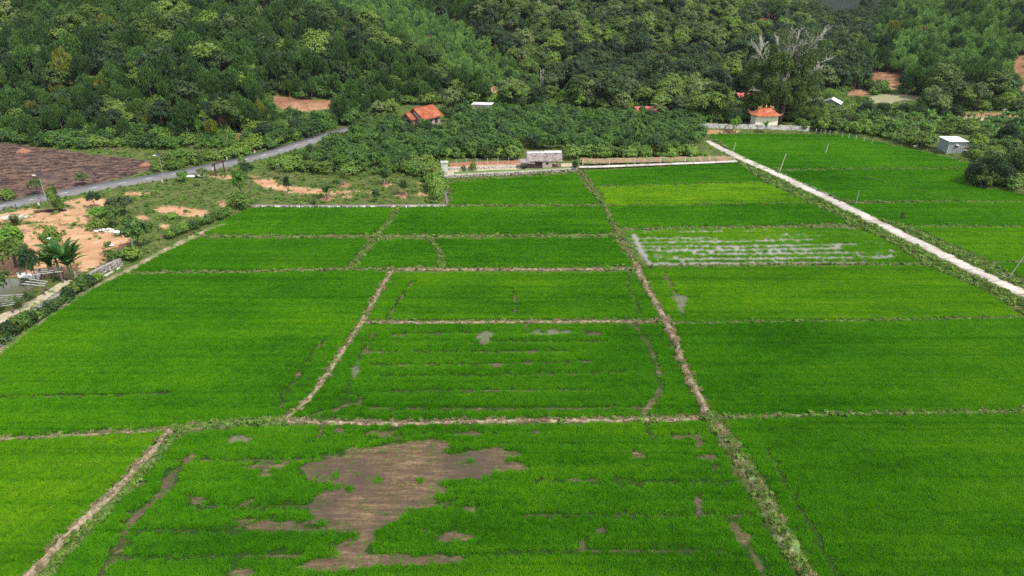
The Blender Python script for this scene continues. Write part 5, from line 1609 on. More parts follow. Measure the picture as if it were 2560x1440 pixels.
grow(s, 'wall_panel', MB().box(1.0, 2.5, -.40, -.36, 1.25, 1.95), M['bamboo'])
grow(s, 'railing', MB().bar((.8, -.35, .95), (4.4, -.35, .95), .06).bar((6.9, -.35, .95), (8.2, -.35, .95), .06), M['wood'])
t_ = MB()
for k in range(14):
    a = 6.283 * k / 14; b = 6.283 * (k + 1) / 14
    t_.tube([(.42 * math.cos(a), 0, .42 * math.sin(a)), (.42 * math.cos(b), 0, .42 * math.sin(b))], .16, 6, False)
o = t_.build('old_tyre', M['dark'], None, (p.x - .2, p.y - 1.2, p.z + .5)); o.rotation_euler = (.25, 0, .3); tag(o, 'black tyre leaning at the left front corner of the thatched hut', 'tyre')

# ------------------------------------------------------------------ stone walls
def stone_wall(name, pts, h, th, label, cat='wall', size=.32, mats=('stone',), cap=None, z0=None, hz0=None, n_show=None):
    line, t = smooth_line([tuple(flat_at(x, y, .0 if z0 is None else z0)) for x, y in pts], .8)
    zb = 0 if z0 is None else z0
    L0 = Vector((line[0][0], line[0][1], zb))
    root = empty(name, L0, 0, label, cat)
    n = len(line); nrm = side_of(line)
    P = []
    for sgn_, zz in ((1, -.3), (1, h), (-1, h), (-1, -.3)):
        P.append(np.column_stack([line - np.array(L0[:2]) + nrm * (sgn_ * th / 2), np.full(n, zz)]))
    V = np.stack(P, 1).reshape(-1, 3)
    a = (np.arange(n - 1)[:, None] * 4 + np.arange(3)[None]).ravel()
    F = np.concatenate([np.stack([a, a + 1, a + 5, a + 4], 1), [[0, 3, 2, 1], [4 * n - 4, 4 * n - 3, 4 * n - 2, 4 * n - 1]]])
    link('core', np_mesh('core', V, F, M['mortar']), root)
    rows = max(1, int(h / (size * .8)))
    mbs = {m: MB() for m in mats}
    tt = np.linspace(0, t[-1], int(t[-1] / size))
    cnt = 0
    for j in range(rows):
        for k, u in enumerate(tt):
            i = min(int(u / .8), n - 2); fr = (u - t[i]) / max(t[i + 1] - t[i], 1e-6)
            q = line[i] + (line[i + 1] - line[i]) * fr - np.array(L0[:2])
            for sgn_ in (1, -1):
                c = q + nrm[i] * sgn_ * th / 2
                zc = (j + .5) * h / rows
                cnt += 1
                s_ = size * random.uniform(.42, .60)
                mbs[random.choice(mats)].blob((c[0] + random.uniform(-.05, .05), c[1] + random.uniform(-.03, .03), zc + random.uniform(-.03, .03)), (s_, s_, h / rows * .52), 5, cnt)
        # the top course
    for u in tt:
        i = min(int(u / .8), n - 2); fr = (u - t[i]) / max(t[i + 1] - t[i], 1e-6)
        q = line[i] + (line[i + 1] - line[i]) * fr - np.array(L0[:2])
        mbs[mats[0]].blob((q[0], q[1], h + .02), (size * .5, max(size * .5, th * .55), .09), 5, int(u * 31))
    for m, b in mbs.items():
        if b.v: o = b.build('stone', M[m], root); o['kind'] = 'stuff'
    if cap:
        P = []
        for sgn_, zz in ((1, h + .03), (1, h + .16), (-1, h + .16), (-1, h + .03)):
            P.append(np.column_stack([line - np.array(L0[:2]) + nrm * (sgn_ * (th / 2 + .08)), np.full(n, zz)]))
        V = np.stack(P, 1).reshape(-1, 3)
        link('coping', np_mesh('coping', V, F, M[cap]), root)
    return root
stone_wall('terrace_wall', [(1122, 445), (1200, 441), (1300, 436), (1370, 432), (1442, 427)], .78, .45, 'pale stone retaining wall directly below the thatched hut', mats=('stone', 'stone', 'stone_dark'), size=.36)
stone_wall('upper_terrace_wall', [(1122, 425), (1200, 422), (1308, 418)], .55, .4, 'low pale stone wall on the terrace left of the thatched hut', mats=('stone', 'stone_white'), z0=.6, size=.34)
stone_wall('stone_kerb', [(630, 518), (800, 519), (1000, 518), (1116, 517)], .50, .4, 'low grey stone kerb between the young palms and the dark rice fields', mats=('stone_dark', 'stone', 'stone_dark', 'stone_white'), size=.34)
stone_wall('side_kerb', [(1107, 448), (1111, 475), (1117, 514)], .62, .22, 'thin dark kerb running down from the white pillar', mats=('stone_dark',), size=.3)
stone_wall('field_stone_wall', [(304, 664), (280, 675), (255, 687), (228, 701)], 1.25, .5, 'short stone wall with pale coping at the corner of the orange soil plot', mats=('stone_dark', 'stone_dark', 'stone'), size=.30, cap='mortar')
stone_wall('overgrown_stone_wall', [(226, 703), (170, 735), (110, 773), (55, 812), (0, 852), (-60, 900)], 1.0, .45, 'long dark stone wall overgrown with shrubs along the left edge', mats=('stone_dark', 'stone', 'stone_dark'), size=.34)

# drain beside that wall
dl, _ = smooth_line(poly_at([(300, 670), (228, 710), (170, 745), (110, 785), (55, 826), (0, 868), (-60, 915)], .05), .8)
def lip(line, off, w, h, name, label, mat, z=0.0):
    nrm = side_of(line); n = len(line); r = np.random.default_rng(8)
    P = []
    for u, zz in ((off - w / 2, z - .3), (off - w / 2, z + h), (off + w / 2, z + h), (off + w / 2, z - .3)):
        P.append(np.column_stack([line + nrm * u, np.full(n, zz)]))
    V = np.stack(P, 1).reshape(-1, 3); a = (np.arange(n - 1)[:, None] * 4 + np.arange(3)[None]).ravel()
    o = link(name, np_mesh(name, V, np.concatenate([np.stack([a, a + 1, a + 5, a + 4], 1), [[0, 3, 2, 1], [4 * n - 4, 4 * n - 3, 4 * n - 2, 4 * n - 1]]]), mat))
    return tag(o, label, kind='structure')
lip(dl, 0.0, .18, .30, 'drain_edge', 'concrete edge of the narrow drain below the overgrown wall', M['concrete'])
bl, _ = smooth_line(poly_at([(560, 560), (480, 592), (400, 632), (330, 672), (292, 690), (228, 722), (170, 757), (110, 798), (55, 838), (0, 878), (-60, 925)], .05), .6)
ridge(bl, .5, .5, .22, 'field_edge', 'tan earth edge of the big left field below the drain', bund_mat(.35))

# white pillar at the terrace corner
p = Vector((*flat_at(1112, 447, .0), 0))
s = empty('water_pillar', p, R_(2), 'tall white plastered pillar at the left end of the terrace wall', 'pillar')
grow(s, 'shaft', MB().box(-.75, .8, 0, 1.3, -.3, 3.9), M['white_wall'])
grow(s, 'coping', MB().box(-.9, .95, -.15, 1.45, 3.9, 4.12), M['concrete'])
grow(s, 'plinth', MB().box(-.85, .95, -.12, 1.45, -.3, .75), M['stone'])
grow(s, 'pipe', MB().tube([(-.95, .2, 2.0), (-.95, .2, -.2)], .06, 6), M['wire'])

# banks of earth on the terrace and behind the path
def bank(pts, w, h, name, label, mat, z):
    line, _ = smooth_line(poly_at(pts, z), .7)
    nrm = side_of(line); n = len(line); r = np.random.default_rng(len(pts) + int(w * 10))
    rows = []
    for u, v in ((-.5, -.1), (-.38, .45), (-.2, .85), (0, 1), (.2, .95), (.42, .6), (.5, -.1)):
        rows.append(np.column_stack([line + nrm * (u * w + r.normal(0, .12, n))[:, None], z + v * h * (1 + r.normal(0, .15, n))]))
    V = np.stack(rows, 1).reshape(-1, 3); a = (np.arange(n - 1)[:, None] * 7 + np.arange(6)[None]).ravel()
    o = link(name, np_mesh(name, V, np.stack([a, a + 7, a + 8, a + 1], 1), mat))
    return tag(o, label, kind='structure')
bank([(1454, 406), (1520, 404), (1600, 402), (1700, 400), (1795, 398), (1836, 398)], 2.6, .75, 'earth_bank', 'reddish brown earth bank behind the narrow concrete path', M['earth_bank'], .6)
bank([(1124, 413), (1180, 410), (1250, 408), (1300, 406)], 1.6, .5, 'earth_bank', 'small red earth bank under the wire fence left of the hut', M['soil_red'], .6)
bank([(1135, 434), (1220, 430), (1320, 427), (1410, 422), (1440, 419)], 1.8, .35, 'terrace_bed', 'weedy planting bed on top of the stone terrace', bund_mat(.75), .6)

# ------------------------------------------------------------------ fences
def post_fence(name, xs, row, h, label, gap_mat, z=.6, w=.12, wires=3, one=True):
    pts = [Vector((*flat_at(x, y, z), z)) for x, y in zip(xs, row)]
    root = empty(name, pts[0], 0, label, 'fence')
    for q in pts:
        v = q - pts[0]
        grow(root, 'fence_post', MB().box(v.x - w / 2, v.x + w / 2, v.y - w / 2, v.y + w / 2, v.z - .3, v.z + h), gap_mat)
    for k in range(wires):
        zz = h * (.3 + .6 * k / max(wires - 1, 1)); mb = MB()
        for a, b in zip(pts[:-1], pts[1:]):
            a = a - pts[0]; b = b - pts[0]
            mb.bar(a + Vector((0, -w, zz)), b + Vector((0, -w, zz)), .02)
        grow(root, 'wire', mb, M['wire'])
    return root
post_fence('wire_fence', [1141, 1167, 1193, 1219, 1245, 1272, 1298], [416, 415, 414, 413, 413, 412, 412], 1.9, 'concrete post and wire fence between the terrace and the orchard', M['concrete'])
post_fence('path_fence', [1457, 1523, 1587, 1651, 1713, 1773, 1834], [412, 410, 408, 406, 404, 402, 401], 1.35, 'row of white fence posts along the narrow path', M['white_wall'], wires=2)
post_fence('field_fence', [2040, 2052, 2063, 2074, 2090, 2106, 2122, 2140, 2160, 2180], [329, 331, 332, 334, 336, 339, 342, 346, 351, 356], .95, 'low pale post fence at the edge of the farthest rice field', M['concrete'], wires=2, z=.6, w=.14)

# ------------------------------------------------------------------ poles beside the concrete road
for (bx_, by_, tx_, ty_, lab, dk) in ((1833, 378, 1836, 357, 'short pale pole by the far end of the concrete road', 'concrete'), (1948, 430, 1957, 386, 'tall leaning grey pole beside the road, left of the middle pole', 'concrete'),
                             (2063, 384, 2066, 361, 'short pale pole standing out in the farthest rice field', 'concrete'), (2139, 512, 2140, 478, 'thin grey pole at the pale bund right of the road', 'pole'),
                             (2238, 564, 2253, 534, 'leaning post wrapped in vines right of the road', 'wood'), (2519, 696, 2552, 608, 'very thin tall pole leaning right at the right edge', 'pole')):
    p = Vector((*flat_at(bx_, by_, .1), 0))
    d0 = float(project(p.x, p.y, 0)[2]); Hh = (by_ - ty_) * d0 / FPX / CP * .98
    dx = (tx_ - bx_) * d0 / FPX
    s = empty('roadside_pole', p, 0, lab, 'pole')
    grow(s, 'shaft', MB().tube([(0, 0, -.4), (dx, 0, Hh)], [.13, .09] if dk == 'concrete' else [.075, .045], 6), M[dk])
    grow(s, 'pole_cap', MB().tube([(dx, 0, Hh), (dx * 1.03, 0, Hh + .12)], [.10 if dk == 'concrete' else .06, .03], 6), M['wire'])
    if 'vines' in lab:
        V, F = leaf_cloud(rng, np.column_stack([rng.normal(dx * .8, .25, 160), rng.normal(0, .2, 160), rng.uniform(.6, 1.1, 160) * Hh]), unit(rng.normal(size=(160, 3))), .12, .06)
        link('vine', np_mesh('vine', V, F, M['leaf_dark']), s)

# small irrigation channel right of the road
M['channel'] = mat_plain('channel_concrete', (.30, .26, .22), .9, .2, 1)
for pts, lab in (([(2008, 461), (2050, 480), (2100, 503)], 'short far stretch of the concrete irrigation channel'), ([(2400, 640), (2440, 658), (2500, 687), (2560, 716), (2640, 756), (2760, 812)], 'near stretch of the concrete irrigation channel right of the road')):
    cl, _ = smooth_line(poly_at(pts, .1), .7)
    ch = empty('irrigation_channel', (cl[0][0], cl[0][1], 0)); tag(ch, lab, kind='structure')
    inv = Matrix.Translation(-Vector((cl[0][0], cl[0][1], 0)))
    nn = side_of(cl)
    for off, nm in ((-.28, 'channel_wall'), (.28, 'channel_wall')):
        o = strip(cl + nn * off, .07, .40, 0, .5, nm, M['concrete'], ch); o.matrix_parent_inverse = inv
    o = strip(cl, .20, .24, 0, .3, 'channel_bed', M['channel'], ch); o.matrix_parent_inverse = inv

# ------------------------------------------------------------------ left land: gate, lamps, markers, pile, sacks, pond, trellis
a, b = ground_at(541, 441), ground_at(562, 432)
s = empty('wooden_gate', a, 0, 'dark timber gate frame with a curved top beam beside the asphalt road', 'gate')
bb = b - a
for v in (Vector((0, 0, 0)), bb): grow(s, 'post', MB().tube([v + Vector((0, 0, -.3)), v + Vector((0, 0, 2.9))], [.19, .16], 8), M['wood_dark'])
e = bb.normalized()
grow(s, 'top_beam', MB().tube([-e * .7 + Vector((0, 0, 2.95)), bb * .25 + Vector((0, 0, 3.15)), bb * .75 + Vector((0, 0, 3.15)), bb + e * .7 + Vector((0, 0, 2.95))], .22, 8), M['wood_dark'])

for bx_, by_, ty_, lab in ((118, 507, 444, 'solar street lamp at the left end of the asphalt road'), (410, 446, 394, 'solar street lamp beside the road in front of the burnt plot corner')):
    p = ground_at(bx_, by_); d0 = float(project(p.x, p.y, p.z)[2]); Hh = (by_ - ty_) * d0 / FPX / CP
    s = empty('street_lamp', p, 0, lab, 'street lamp', 'solar street lamps')
    grow(s, 'pole', MB().tube([(0, 0, -.2), (0, 0, Hh)], [.08, .05], 8), M['pole'])
    grow(s, 'arm', MB().bar((0, 0, Hh - .05), (-.9, 0, Hh + .1), .06), M['pole'])
    grow(s, 'lamp_head', MB().box(-1.4, -.7, -.14, .14, Hh + .02, Hh + .12), M['lamp_white'])
    grow(s, 'solar_panel', MB().hexa([(-.35, -.3, Hh + .12), (.45, -.3, Hh + .12), (.45, .3, Hh + .38), (-.35, .3, Hh + .38), (-.35, -.3, Hh + .16), (.45, -.3, Hh + .16), (.45, .3, Hh + .42), (-.35, .3, Hh + .42)]), M['panel'])
for bx_, by_, ty_, lab in ((143, 668, 600, 'white disc garden lamp behind the banana plants'), (69, 690, 623, 'white disc garden lamp between the two left trees')):
    p = ground_at(bx_, by_); d0 = float(project(p.x, p.y, p.z)[2]); Hh = (by_ - ty_) * d0 / FPX / CP
    s = empty('garden_lamp', p, 0, lab, 'garden lamp', 'white disc garden lamps')
    grow(s, 'pole', MB().tube([(0, 0, -.2), (0, 0, Hh)], [.07, .05], 8), M['wire'])
    grow(s, 'lamp_shade', MB().tube([(0, 0, Hh), (0, 0, Hh + .08), (0, 0, Hh + .16)], [.5, .52, .2], 12), M['lamp_white'])
for bx_, by_ in ((637, 382), (568, 399), (532, 426), (406, 456), (98, 514)):
    p = ground_at(bx_, by_ + 1)
    s = empty('marker_post', p, 0, {637: 'white marker post farthest along the asphalt road', 568: 'white marker post across the road from the timber gate', 532: 'white marker post just left of the timber gate',
              406: 'white marker post near the foot of the right street lamp', 98: 'white marker post near the foot of the left street lamp'}[bx_], 'marker post', 'roadside marker posts')
    grow(s, 'post', MB().box(-.11, .11, -.11, .11, -.2, .85), M['white_wall'])
    grow(s, 'post_top', MB().box(-.113, .113, -.113, .113, .85, 1.0), M['tile_trim'])
for bx_, by_ in ((42, 524), (105, 514)):
    p = ground_at(bx_, by_); o = MB().tube([(0, 0, -.2), (0, 0, 1.1)], .09, 6).tube([(0, 0, 1.1), (0, 0, 1.2)], [.09, .03], 6).build('short_post', M['wood_dark'], None, p)
    tag(o, 'dark short post by the roadside, ' + ('left one near the picture edge' if bx_ < 60 else 'right one beside the street lamp'), 'post')
def pile(name, px_, py_, r, mat, label, cat, seed, n=1):
    p = ground_at(px_, py_); V, F = [], []
    rr = np.random.default_rng(seed); m = 18; rings = 6
    for j in range(rings + 1):
        t = j / rings
        for k in range(m):
            a_ = 6.283 * k / m
            j_ = 1 + rr.normal(0, .07)
            V.append((r[0] * t * math.cos(a_) * j_, r[1] * t * math.sin(a_) * j_, r[2] * (1 - t) ** .8 * (1 + rr.normal(0, .08)) * (1 if j else 1) - (.1 if j == rings else 0)))
    for j in range(rings):
        for k in range(m):
            a_, b_ = j * m + k, j * m + (k + 1) % m
            F.append((a_, a_ + m, b_ + m, b_))
    o = link(name, np_mesh(name, V, np.array(F), mat), None, p); return tag(o, label, cat)
pile('gravel_pile', 487, 440, (2.6, .9, .22), M['stone_white'], 'low white gravel pile on the edge of the asphalt road near the gate', 'gravel pile', 3)
pile('soil_mound', 60, 379, (2.0, 1.6, 1.0), M['soil_red'], 'small orange soil mound on the burnt plot', 'soil mound', 4)
pile('soil_mound', 366, 413, (1.8, 1.4, .8), M['soil_red'], 'small tan soil heap at the right tip of the burnt plot', 'soil mound', 5)
pile('white_gravel_spread', 40, 543, (3.6, 1.8, .25), M['stone'], 'spread of pale gravel beside the road at the left', 'gravel pile', 6)
p = ground_at(86, 532); q_ = ground_at(166, 527)
o = MB().tube([Vector((0, 0, .2)), (q_ - p) * .5 + Vector((0, .1, .3)), (q_ - p) + Vector((0, 0, .2))], [.28, .3, .2], 7).build('fallen_log', M['wood_dark'], None, p); tag(o, 'dark fallen log lying across the bare soil near the left street lamp', 'log')

# sacks and pale stones: each is a thing
srcs = []
for k in range(4):
    b_ = MB().blob((0, 0, .22), (.42, .30, .24), 8, 60 + k, .2); srcs.append(b_.mesh('white_sack', M['sack']))
sg_ = 'white sacks dumped in a row on the soil'
rr = random.Random(5)
SK = [(236 + k * 3.35 + rr.uniform(-1.5, 1.5), 576 + (k / 26) * 6 + rr.uniform(-4, 4)) for k in range(26)]
for x_, y_ in SK:
    p = ground_at(x_, y_); o = link('white_sack', srcs[rr.randrange(4)], None, p, rr.uniform(0, 6.28)); s_ = rr.uniform(.75, 1.25); o.scale = (s_, s_, s_)
    tag(o, 'one of the white sacks dumped in a row on the orange soil', 'sack', sg_)
rs = [MB().blob((0, 0, .15), (.36, .28, .24), 7, 80 + k, .3).mesh('pond_stone', M['stone_white']) for k in range(4)]
for k in range(34):
    x_, y_ = (47 + k * 1.6 + rr.uniform(-2, 2), 685 + (k % 3) * 3.4 + k * .18 + rr.uniform(-1, 1))
    p = ground_at(x_, y_); o = link('pond_stone', rs[rr.randrange(4)], None, (p.x, p.y, .45 + rr.uniform(0, .15)), rr.uniform(0, 6.28)); s_ = rr.uniform(.6, 1.25); o.scale = (s_, s_, s_)
    tag(o, 'one of the pale rounded stones lining the bank of the small pond', 'stone', 'pale stones lining the pond bank')
# pond
pl = np.array([flat_at(x, y, .6) for x, y in POND]); c_ = pl.mean(0)
o = link('pond_water', np_mesh('pond_water', np.column_stack([pl - c_, np.zeros(len(pl))]), np.array([[0, 1, 2, 3], [0, 3, 4, 5], [0, 5, 6, 7]]), M['pond']), None, (c_[0], c_[1], .28))
tag(o, 'still brownish pond water at the left edge', kind='structure')

# trellises with white beams
def trellis(label, pts4, nb, h, beam, over=.5):
    P = [ground_at(x, y) for x, y in pts4]
    root = empty('trellis', P[0], 0, label, 'trellis')
    Q = [q - P[0] for q in P]
    for q in Q: grow(root, 'post', MB().box(q.x - .09, q.x + .09, q.y - .09, q.y + .09, -.3, h), M['wood'])
    grow(root, 'rail', MB().bar(Q[0] + Vector((0, 0, h + .06)), Q[3] + Vector((0, 0, h + .06)), .1), M['wood'])
    grow(root, 'rail', MB().bar(Q[1] + Vector((0, 0, h + .06)), Q[2] + Vector((0, 0, h + .06)), .1), M['wood'])
    for k in range(nb):
        t = k / max(nb - 1, 1)
        a = Q[0].lerp(Q[3], t); b = Q[1].lerp(Q[2], t); d = (b - a).normalized() * over
        grow(root, 'beam', MB().bar(a - d + Vector((0, 0, h + .17)), b + d + Vector((0, 0, h + .17)), beam, .09), M['pole_pale'])
    return root
trellis('trellis with pale lengthwise beams beside the banana plants', [(98, 715), (158, 708), (162, 694), (108, 700)], 4, 1.9, .08)
trellis('small trellis of three pale beams over the pond edge', [(70, 734), (112, 738), (120, 727), (86, 722)], 3, 1.5, .10)
trellis('long low trellis of many thin pale beams at the left edge', [(-30, 792), (34, 782), (58, 756), (0, 760)], 6, 1.2, .05, .5)
# picket fence
a = ground_at(112, 690); b = ground_at(196, 700)
s = empty('bamboo_fence', a, 0, 'rough bamboo picket fence under the banana plants', 'fence')
for k in range(26):
    v = (b - a) * (k / 25)
    grow(s, 'picket', MB().bar(v + Vector((0, 0, -.2)), v + Vector((random.uniform(-.15, .15), 0, random.uniform(1.1, 1.6))), .09), M['bamboo'])
grow(s, 'rail', MB().bar(Vector((0, .08, .8)), (b - a) + Vector((0, .08, .8)), .06), M['wood'])
o = MB().tube([(0, 0, -.3), (0, 0, 2.6)], .11, 6).tube([(0, 0, 2.6), (0, 0, 2.7)], [.11, .05], 6).build('white_post', M['white_wall'], None, ground_at(333, 620)); tag(o, 'thin white post under the layered dark tree', 'post')
o = MB().blob((0, 0, .25), (.5, .35, .3), 8, 3).build('white_bag', M['sack'], None, ground_at(279, 616)); tag(o, 'single white bag by the small bush on the orange soil', 'bag')
o = MB().blob((0, 0, .12), (.28, .22, .16), 7, 4).build('white_scrap', M['sack'], None, ground_at(1976, 497)); tag(o, 'white scrap lying in the lime rice field', 'scrap')
o = MB().blob((0, 0, .3), (.7, .5, .4), 8, 7).build('white_bag', M['sack'], None, ground_at(2288, 368)); tag(o, 'white bag in the scrub left of the zinc shed', 'bag')
# ------------------------------------------------------------------ banana plants
def banana_meshes(seed, h, nl, ll):
    r = random.Random(seed); V, F = [], []
    def leaf(base, az, el, L, W):
        n0 = len(V); m = 8
        x, y, z = base; e = el
        side = Vector((-math.sin(az), math.cos(az), 0))
        pt = Vector(base)
        for i in range(m + 1):
            t = i / m
            w = W * (max(0.0, math.sin(3.14159 * min(t * .93 + .07, .999))) ** .7) * (1 if t > .12 else .25)
            dv = Vector((math.cos(az) * math.cos(e), math.sin(az) * math.cos(e), math.sin(e)))
            up = dv.cross(side)
            fold = w * .35
            V.append(tuple(pt - side * w - up * 0 + Vector((0, 0, fold))))
            V.append(tuple(pt))
            V.append(tuple(pt + side * w + Vector((0, 0, fold))))
            pt = pt + dv * L / m
            e -= (.12 + .9 * t * t) * (1.35 / m) * 2.2
        for i in range(m):
            a = n0 + 3 * i
            F.append((a, a + 3, a + 4, a + 1)); F.append((a + 1, a + 4, a + 5, a + 2))
    for k in range(nl):
        az = k * 2.4 + r.uniform(-.3, .3)
        leaf((0, 0, h * r.uniform(.86, 1.0)), az, r.uniform(.55, 1.25), ll * r.uniform(.75, 1.1), ll * .10)
    st = MB().tube([(0, 0, -.3), (.05, 0, h * .5), (0, 0, h)], [.19, .16, .09], 8)
    return (np.array(V), np.array(F)), st
M['banana_stem'] = mat_plain('banana_stem', (.24, .27, .10), .8, .3, 2)
def banana(px_, py_, h, label, seed, nl=9, ll=2.7, stems=1, group=None):
    p = ground_at(px_, py_); root = empty('banana_plant', (p.x, p.y, p.z), 0, label, 'banana plant', group)
    r = random.Random(seed)
    for k in range(stems):
        (V, F), st = banana_meshes(seed + k * 7, h * (1 - .18 * k), nl, ll * (1 - .1 * k))
        off = (r.uniform(-.7, .7) * (k > 0), r.uniform(-.6, .6) * (k > 0), 0)
        o = link('leaves', np_mesh('leaves', V, F, M['leaf_banana']), root, off)
        o = st.build('stem', M['banana_stem'], root, off)
    return root
banana(178, 698, 3.9, 'big banana clump with the longest arching leaves beside the stone wall', 11, 12, 4.6, 3)
banana(152, 690, 4.2, 'tall banana plant behind the big banana clump', 12, 9, 4.0, 2)
banana(128, 694, 2.6, 'darker banana plant leaning over the bamboo fence', 17, 8, 3.2, 2)
banana(1911, 333, 2.6, 'banana plant in front of the shrine wall', 13, 8, 2.0, 2)
banana(1437, 425, 2.0, 'dark leafy banana plant at the right end of the terrace', 15, 8, 1.5, 2)
# banana grove on the right: shared meshes
(Vb, Fb), stb = banana_meshes(31, 2.3, 8, 2.2); bm1 = (np_mesh('leaves', Vb, Fb, M['leaf_banana']), stb.mesh('stem', M['banana_stem']))
(Vb, Fb), stb = banana_meshes(38, 1.9, 9, 2.0); bm2 = (np_mesh('leaves', Vb, Fb, M['leaf_banana']), stb.mesh('stem', M['banana_stem']))
rr = random.Random(21); nb = 0
while nb < 90:
    x_, y_ = rr.uniform(2120, 2580), rr.uniform(296, 352)
    if y_ > 300 + (x_ - 2050) * .16 or (2325 < x_ < 2440 and y_ > 318): continue
    p = ground_at(x_, y_)
    root = empty('banana_plant', (p.x, p.y, p.z), rr.uniform(0, 6.28), 'one of the banana plants in the grove behind the zinc shed', 'banana plant', 'banana grove behind the zinc shed')
    ms = rr.choice((bm1, bm2)); link('leaves', ms[0], root); link('stem', ms[1], root)
    s_ = rr.uniform(.8, 1.3); root.scale = (s_, s_, s_); nb += 1
for x_, y_, lab in ((1762, 318, 'young banana plant with lime leaves at the left end of the shrine wall'), (1776, 314, 'pale banana plant behind the left part of the shrine wall'), (1832, 326, 'small banana plant in front of the left part of the wall')):
    p = ground_at(x_, y_); root = empty('banana_plant', (p.x, p.y, p.z), x_, lab, 'banana plant'); link('leaves', bm1[0], root); link('stem', bm1[1], root)

# ------------------------------------------------------------------ palms
def palm(px_, py_, h_trunk, nf, fl, label, seed, upright=.6, props=True, leaf='leaf_palm'):
    p = ground_at(px_, py_); root = empty('coconut_palm', (p.x, p.y, p.z), 0, label, 'palm tree')
    r = np.random.default_rng(seed); Cs, As, Bs = [], [], []
    rach = MB()
    for k in range(nf):
        az = k * 2.399 + r.uniform(-.2, .2); el = r.uniform(upright - .35, upright + .75); L = fl * r.uniform(.8, 1.1)
        pt = np.array((0, 0, h_trunk)); e = el; pts = [tuple(pt)]
        m = 12
        for i in range(m):
            t = i / m
            dv = np.array((math.cos(az) * math.cos(e), math.sin(az) * math.cos(e), math.sin(e)))
            sd = np.array((-math.sin(az), math.cos(az), 0))
            if t > .15:
                for q_ in range(3):
                    for sg in (-1, 1):
                        ln = fl * .23 * math.sin(3.14 * min(.15 + t * .8, 1)) + .12
                        dirn = sd * sg * .8 + dv * .55 + np.array((0, 0, -.25 + r.normal(0, .12)))
                        dirn /= np.linalg.norm(dirn)
                        c = pt + dv * L / m * (q_ / 3) + dirn * ln / 2
                        bb_ = np.cross(dirn, np.cross(dv, sd)); bb_ /= np.linalg.norm(bb_) + 1e-6
                        Cs.append(c); As.append(dirn * ln / 2); Bs.append(dv * .035)
            pt = pt + dv * L / m; e -= (1.5 + r.uniform(-.2, .2)) / m * (t + .35); pts.append(tuple(pt))
        rach.tube(pts[::3] + [pts[-1]], .022, 4, False)
    V, F = rhombi(np.array(Cs), np.array(As), np.array(Bs))
    fr = link('fronds', np_mesh('fronds', V, F, M[leaf]), root)
    rach.build('frond_rib', M['banana_stem'], fr)
    MB().tube([(0, 0, -.3), (0, 0, h_trunk * .5), (0, 0, h_trunk + .1)], [.17, .13, .14], 8).build('trunk', M['bark'], root)
    if props:
        for k in range(3):
            a = 2.1 * k + .4; MB().bar((math.cos(a) * .8, math.sin(a) * .8, -.1), (math.cos(a) * .12, math.sin(a) * .12, 1.25), .07).build('prop', M['bamboo'], root)
    return root
palm(817, 497, 1.2, 17, 2.7, 'leftmost young coconut palm on its ring of red soil', 1, 1.0)
palm(858, 463, 1.2, 15, 3.0, 'young coconut palm with brown lower fronds, second from the left', 2, 1.1)
palm(963, 462, 1.2, 15, 3.1, 'young coconut palm nearest the orchard edge, third from the left', 3, 1.15)
palm(1010, 488, 1.3, 16, 2.9, 'rightmost young coconut palm, closest to the stone kerb', 4, 1.15)
palm(48, 588, 1.5, 16, 3.0, 'coconut palm growing out behind the bright left trees', 5, 1.1, False)
palm(1645, 300, 4.2, 18, 3.3, 'greyish coconut palm behind the orchard beside the pink roofs', 6, .3, False, 'leaf_grey')
for k, (x_, y_) in enumerate(((817, 497), (858, 463), (963, 462), (1010, 488))):
    p = ground_at(x_, y_ + 1)
    o = pile('soil_ring', x_, y_ + 1, (1.3, 1.1, .16), M['soil_red'], ['red soil ring under the leftmost young palm', 'red soil ring under the second young palm', 'red soil ring under the third young palm', 'red soil ring under the rightmost young palm'][k], 'soil mound', 50 + k)

# ------------------------------------------------------------------ single trees and bushes of the left land
def tree_at(px_, base, top, style, label, seed, leaf=None, w=None, group=None, name='tree', cat='tree'):
    p = ground_at(px_, base); d0 = float(project(p.x, p.y, p.z)[2])
    Hh = (base - top) * d0 / FPX / CP
    sc = Hh / STY[style]['h']
    t = tree_thing(name, p.x, p.y, p.z - .05, style, seed, sc, label, group, leaf=leaf, cat=cat)
    if w: k = w * d0 / FPX / (2 * STY[style]['rx'] * 1.1); t.scale = (k, k, sc)
    return t
tree_at(40, 668, 572, 'lime', 'wide bright lime tree at the left edge above the pond', 201, w=95)
tree_at(8, 660, 562, 'lime', 'second lime green tree cut by the left edge', 202, w=70)
tree_at(52, 690, 600, 'broad', 'thin stemmed tree with dark underside behind the pond', 203, w=70)
tree_at(95, 712, 615, 'dark', 'dark conical tree standing in the white pond stones', 204, w=52)
tree_at(-4, 800, 652, 'broad', 'tall dark tree at the very left edge below the pond', 205, w=90, leaf='leaf_orchard')
tree_at(-30, 870, 735, 'dark', 'shadowy tree cut off by the left edge near the wall', 206, w=80, leaf='leaf_orchard')
tree_at(142, 640, 566, 'orchard', 'tiered umbrella tree behind the banana plants', 207, leaf='leaf_broad', w=46)
tree_at(348, 628, 550, 'orchard', 'layered dark green tree at the corner of the orange soil plot', 208, w=72)
tree_at(238, 520, 480, 'dark', 'small round dark tree on bare soil near the asphalt road', 209, w=34)
tree_at(298, 543, 494, 'grey', 'airy small tree in the middle of the rough meadow', 210, w=44)
tree_at(316, 538, 492, 'grey', 'second airy small tree, right of the first one', 211, w=36)
tree_at(292, 568, 520, 'orchard', 'low multi stemmed tree left of the layered dark tree', 212, w=30)
tree_at(247, 575, 545, 'shade', 'dark shrub near the white sacks', 213, w=42, name='shrub', cat='shrub')
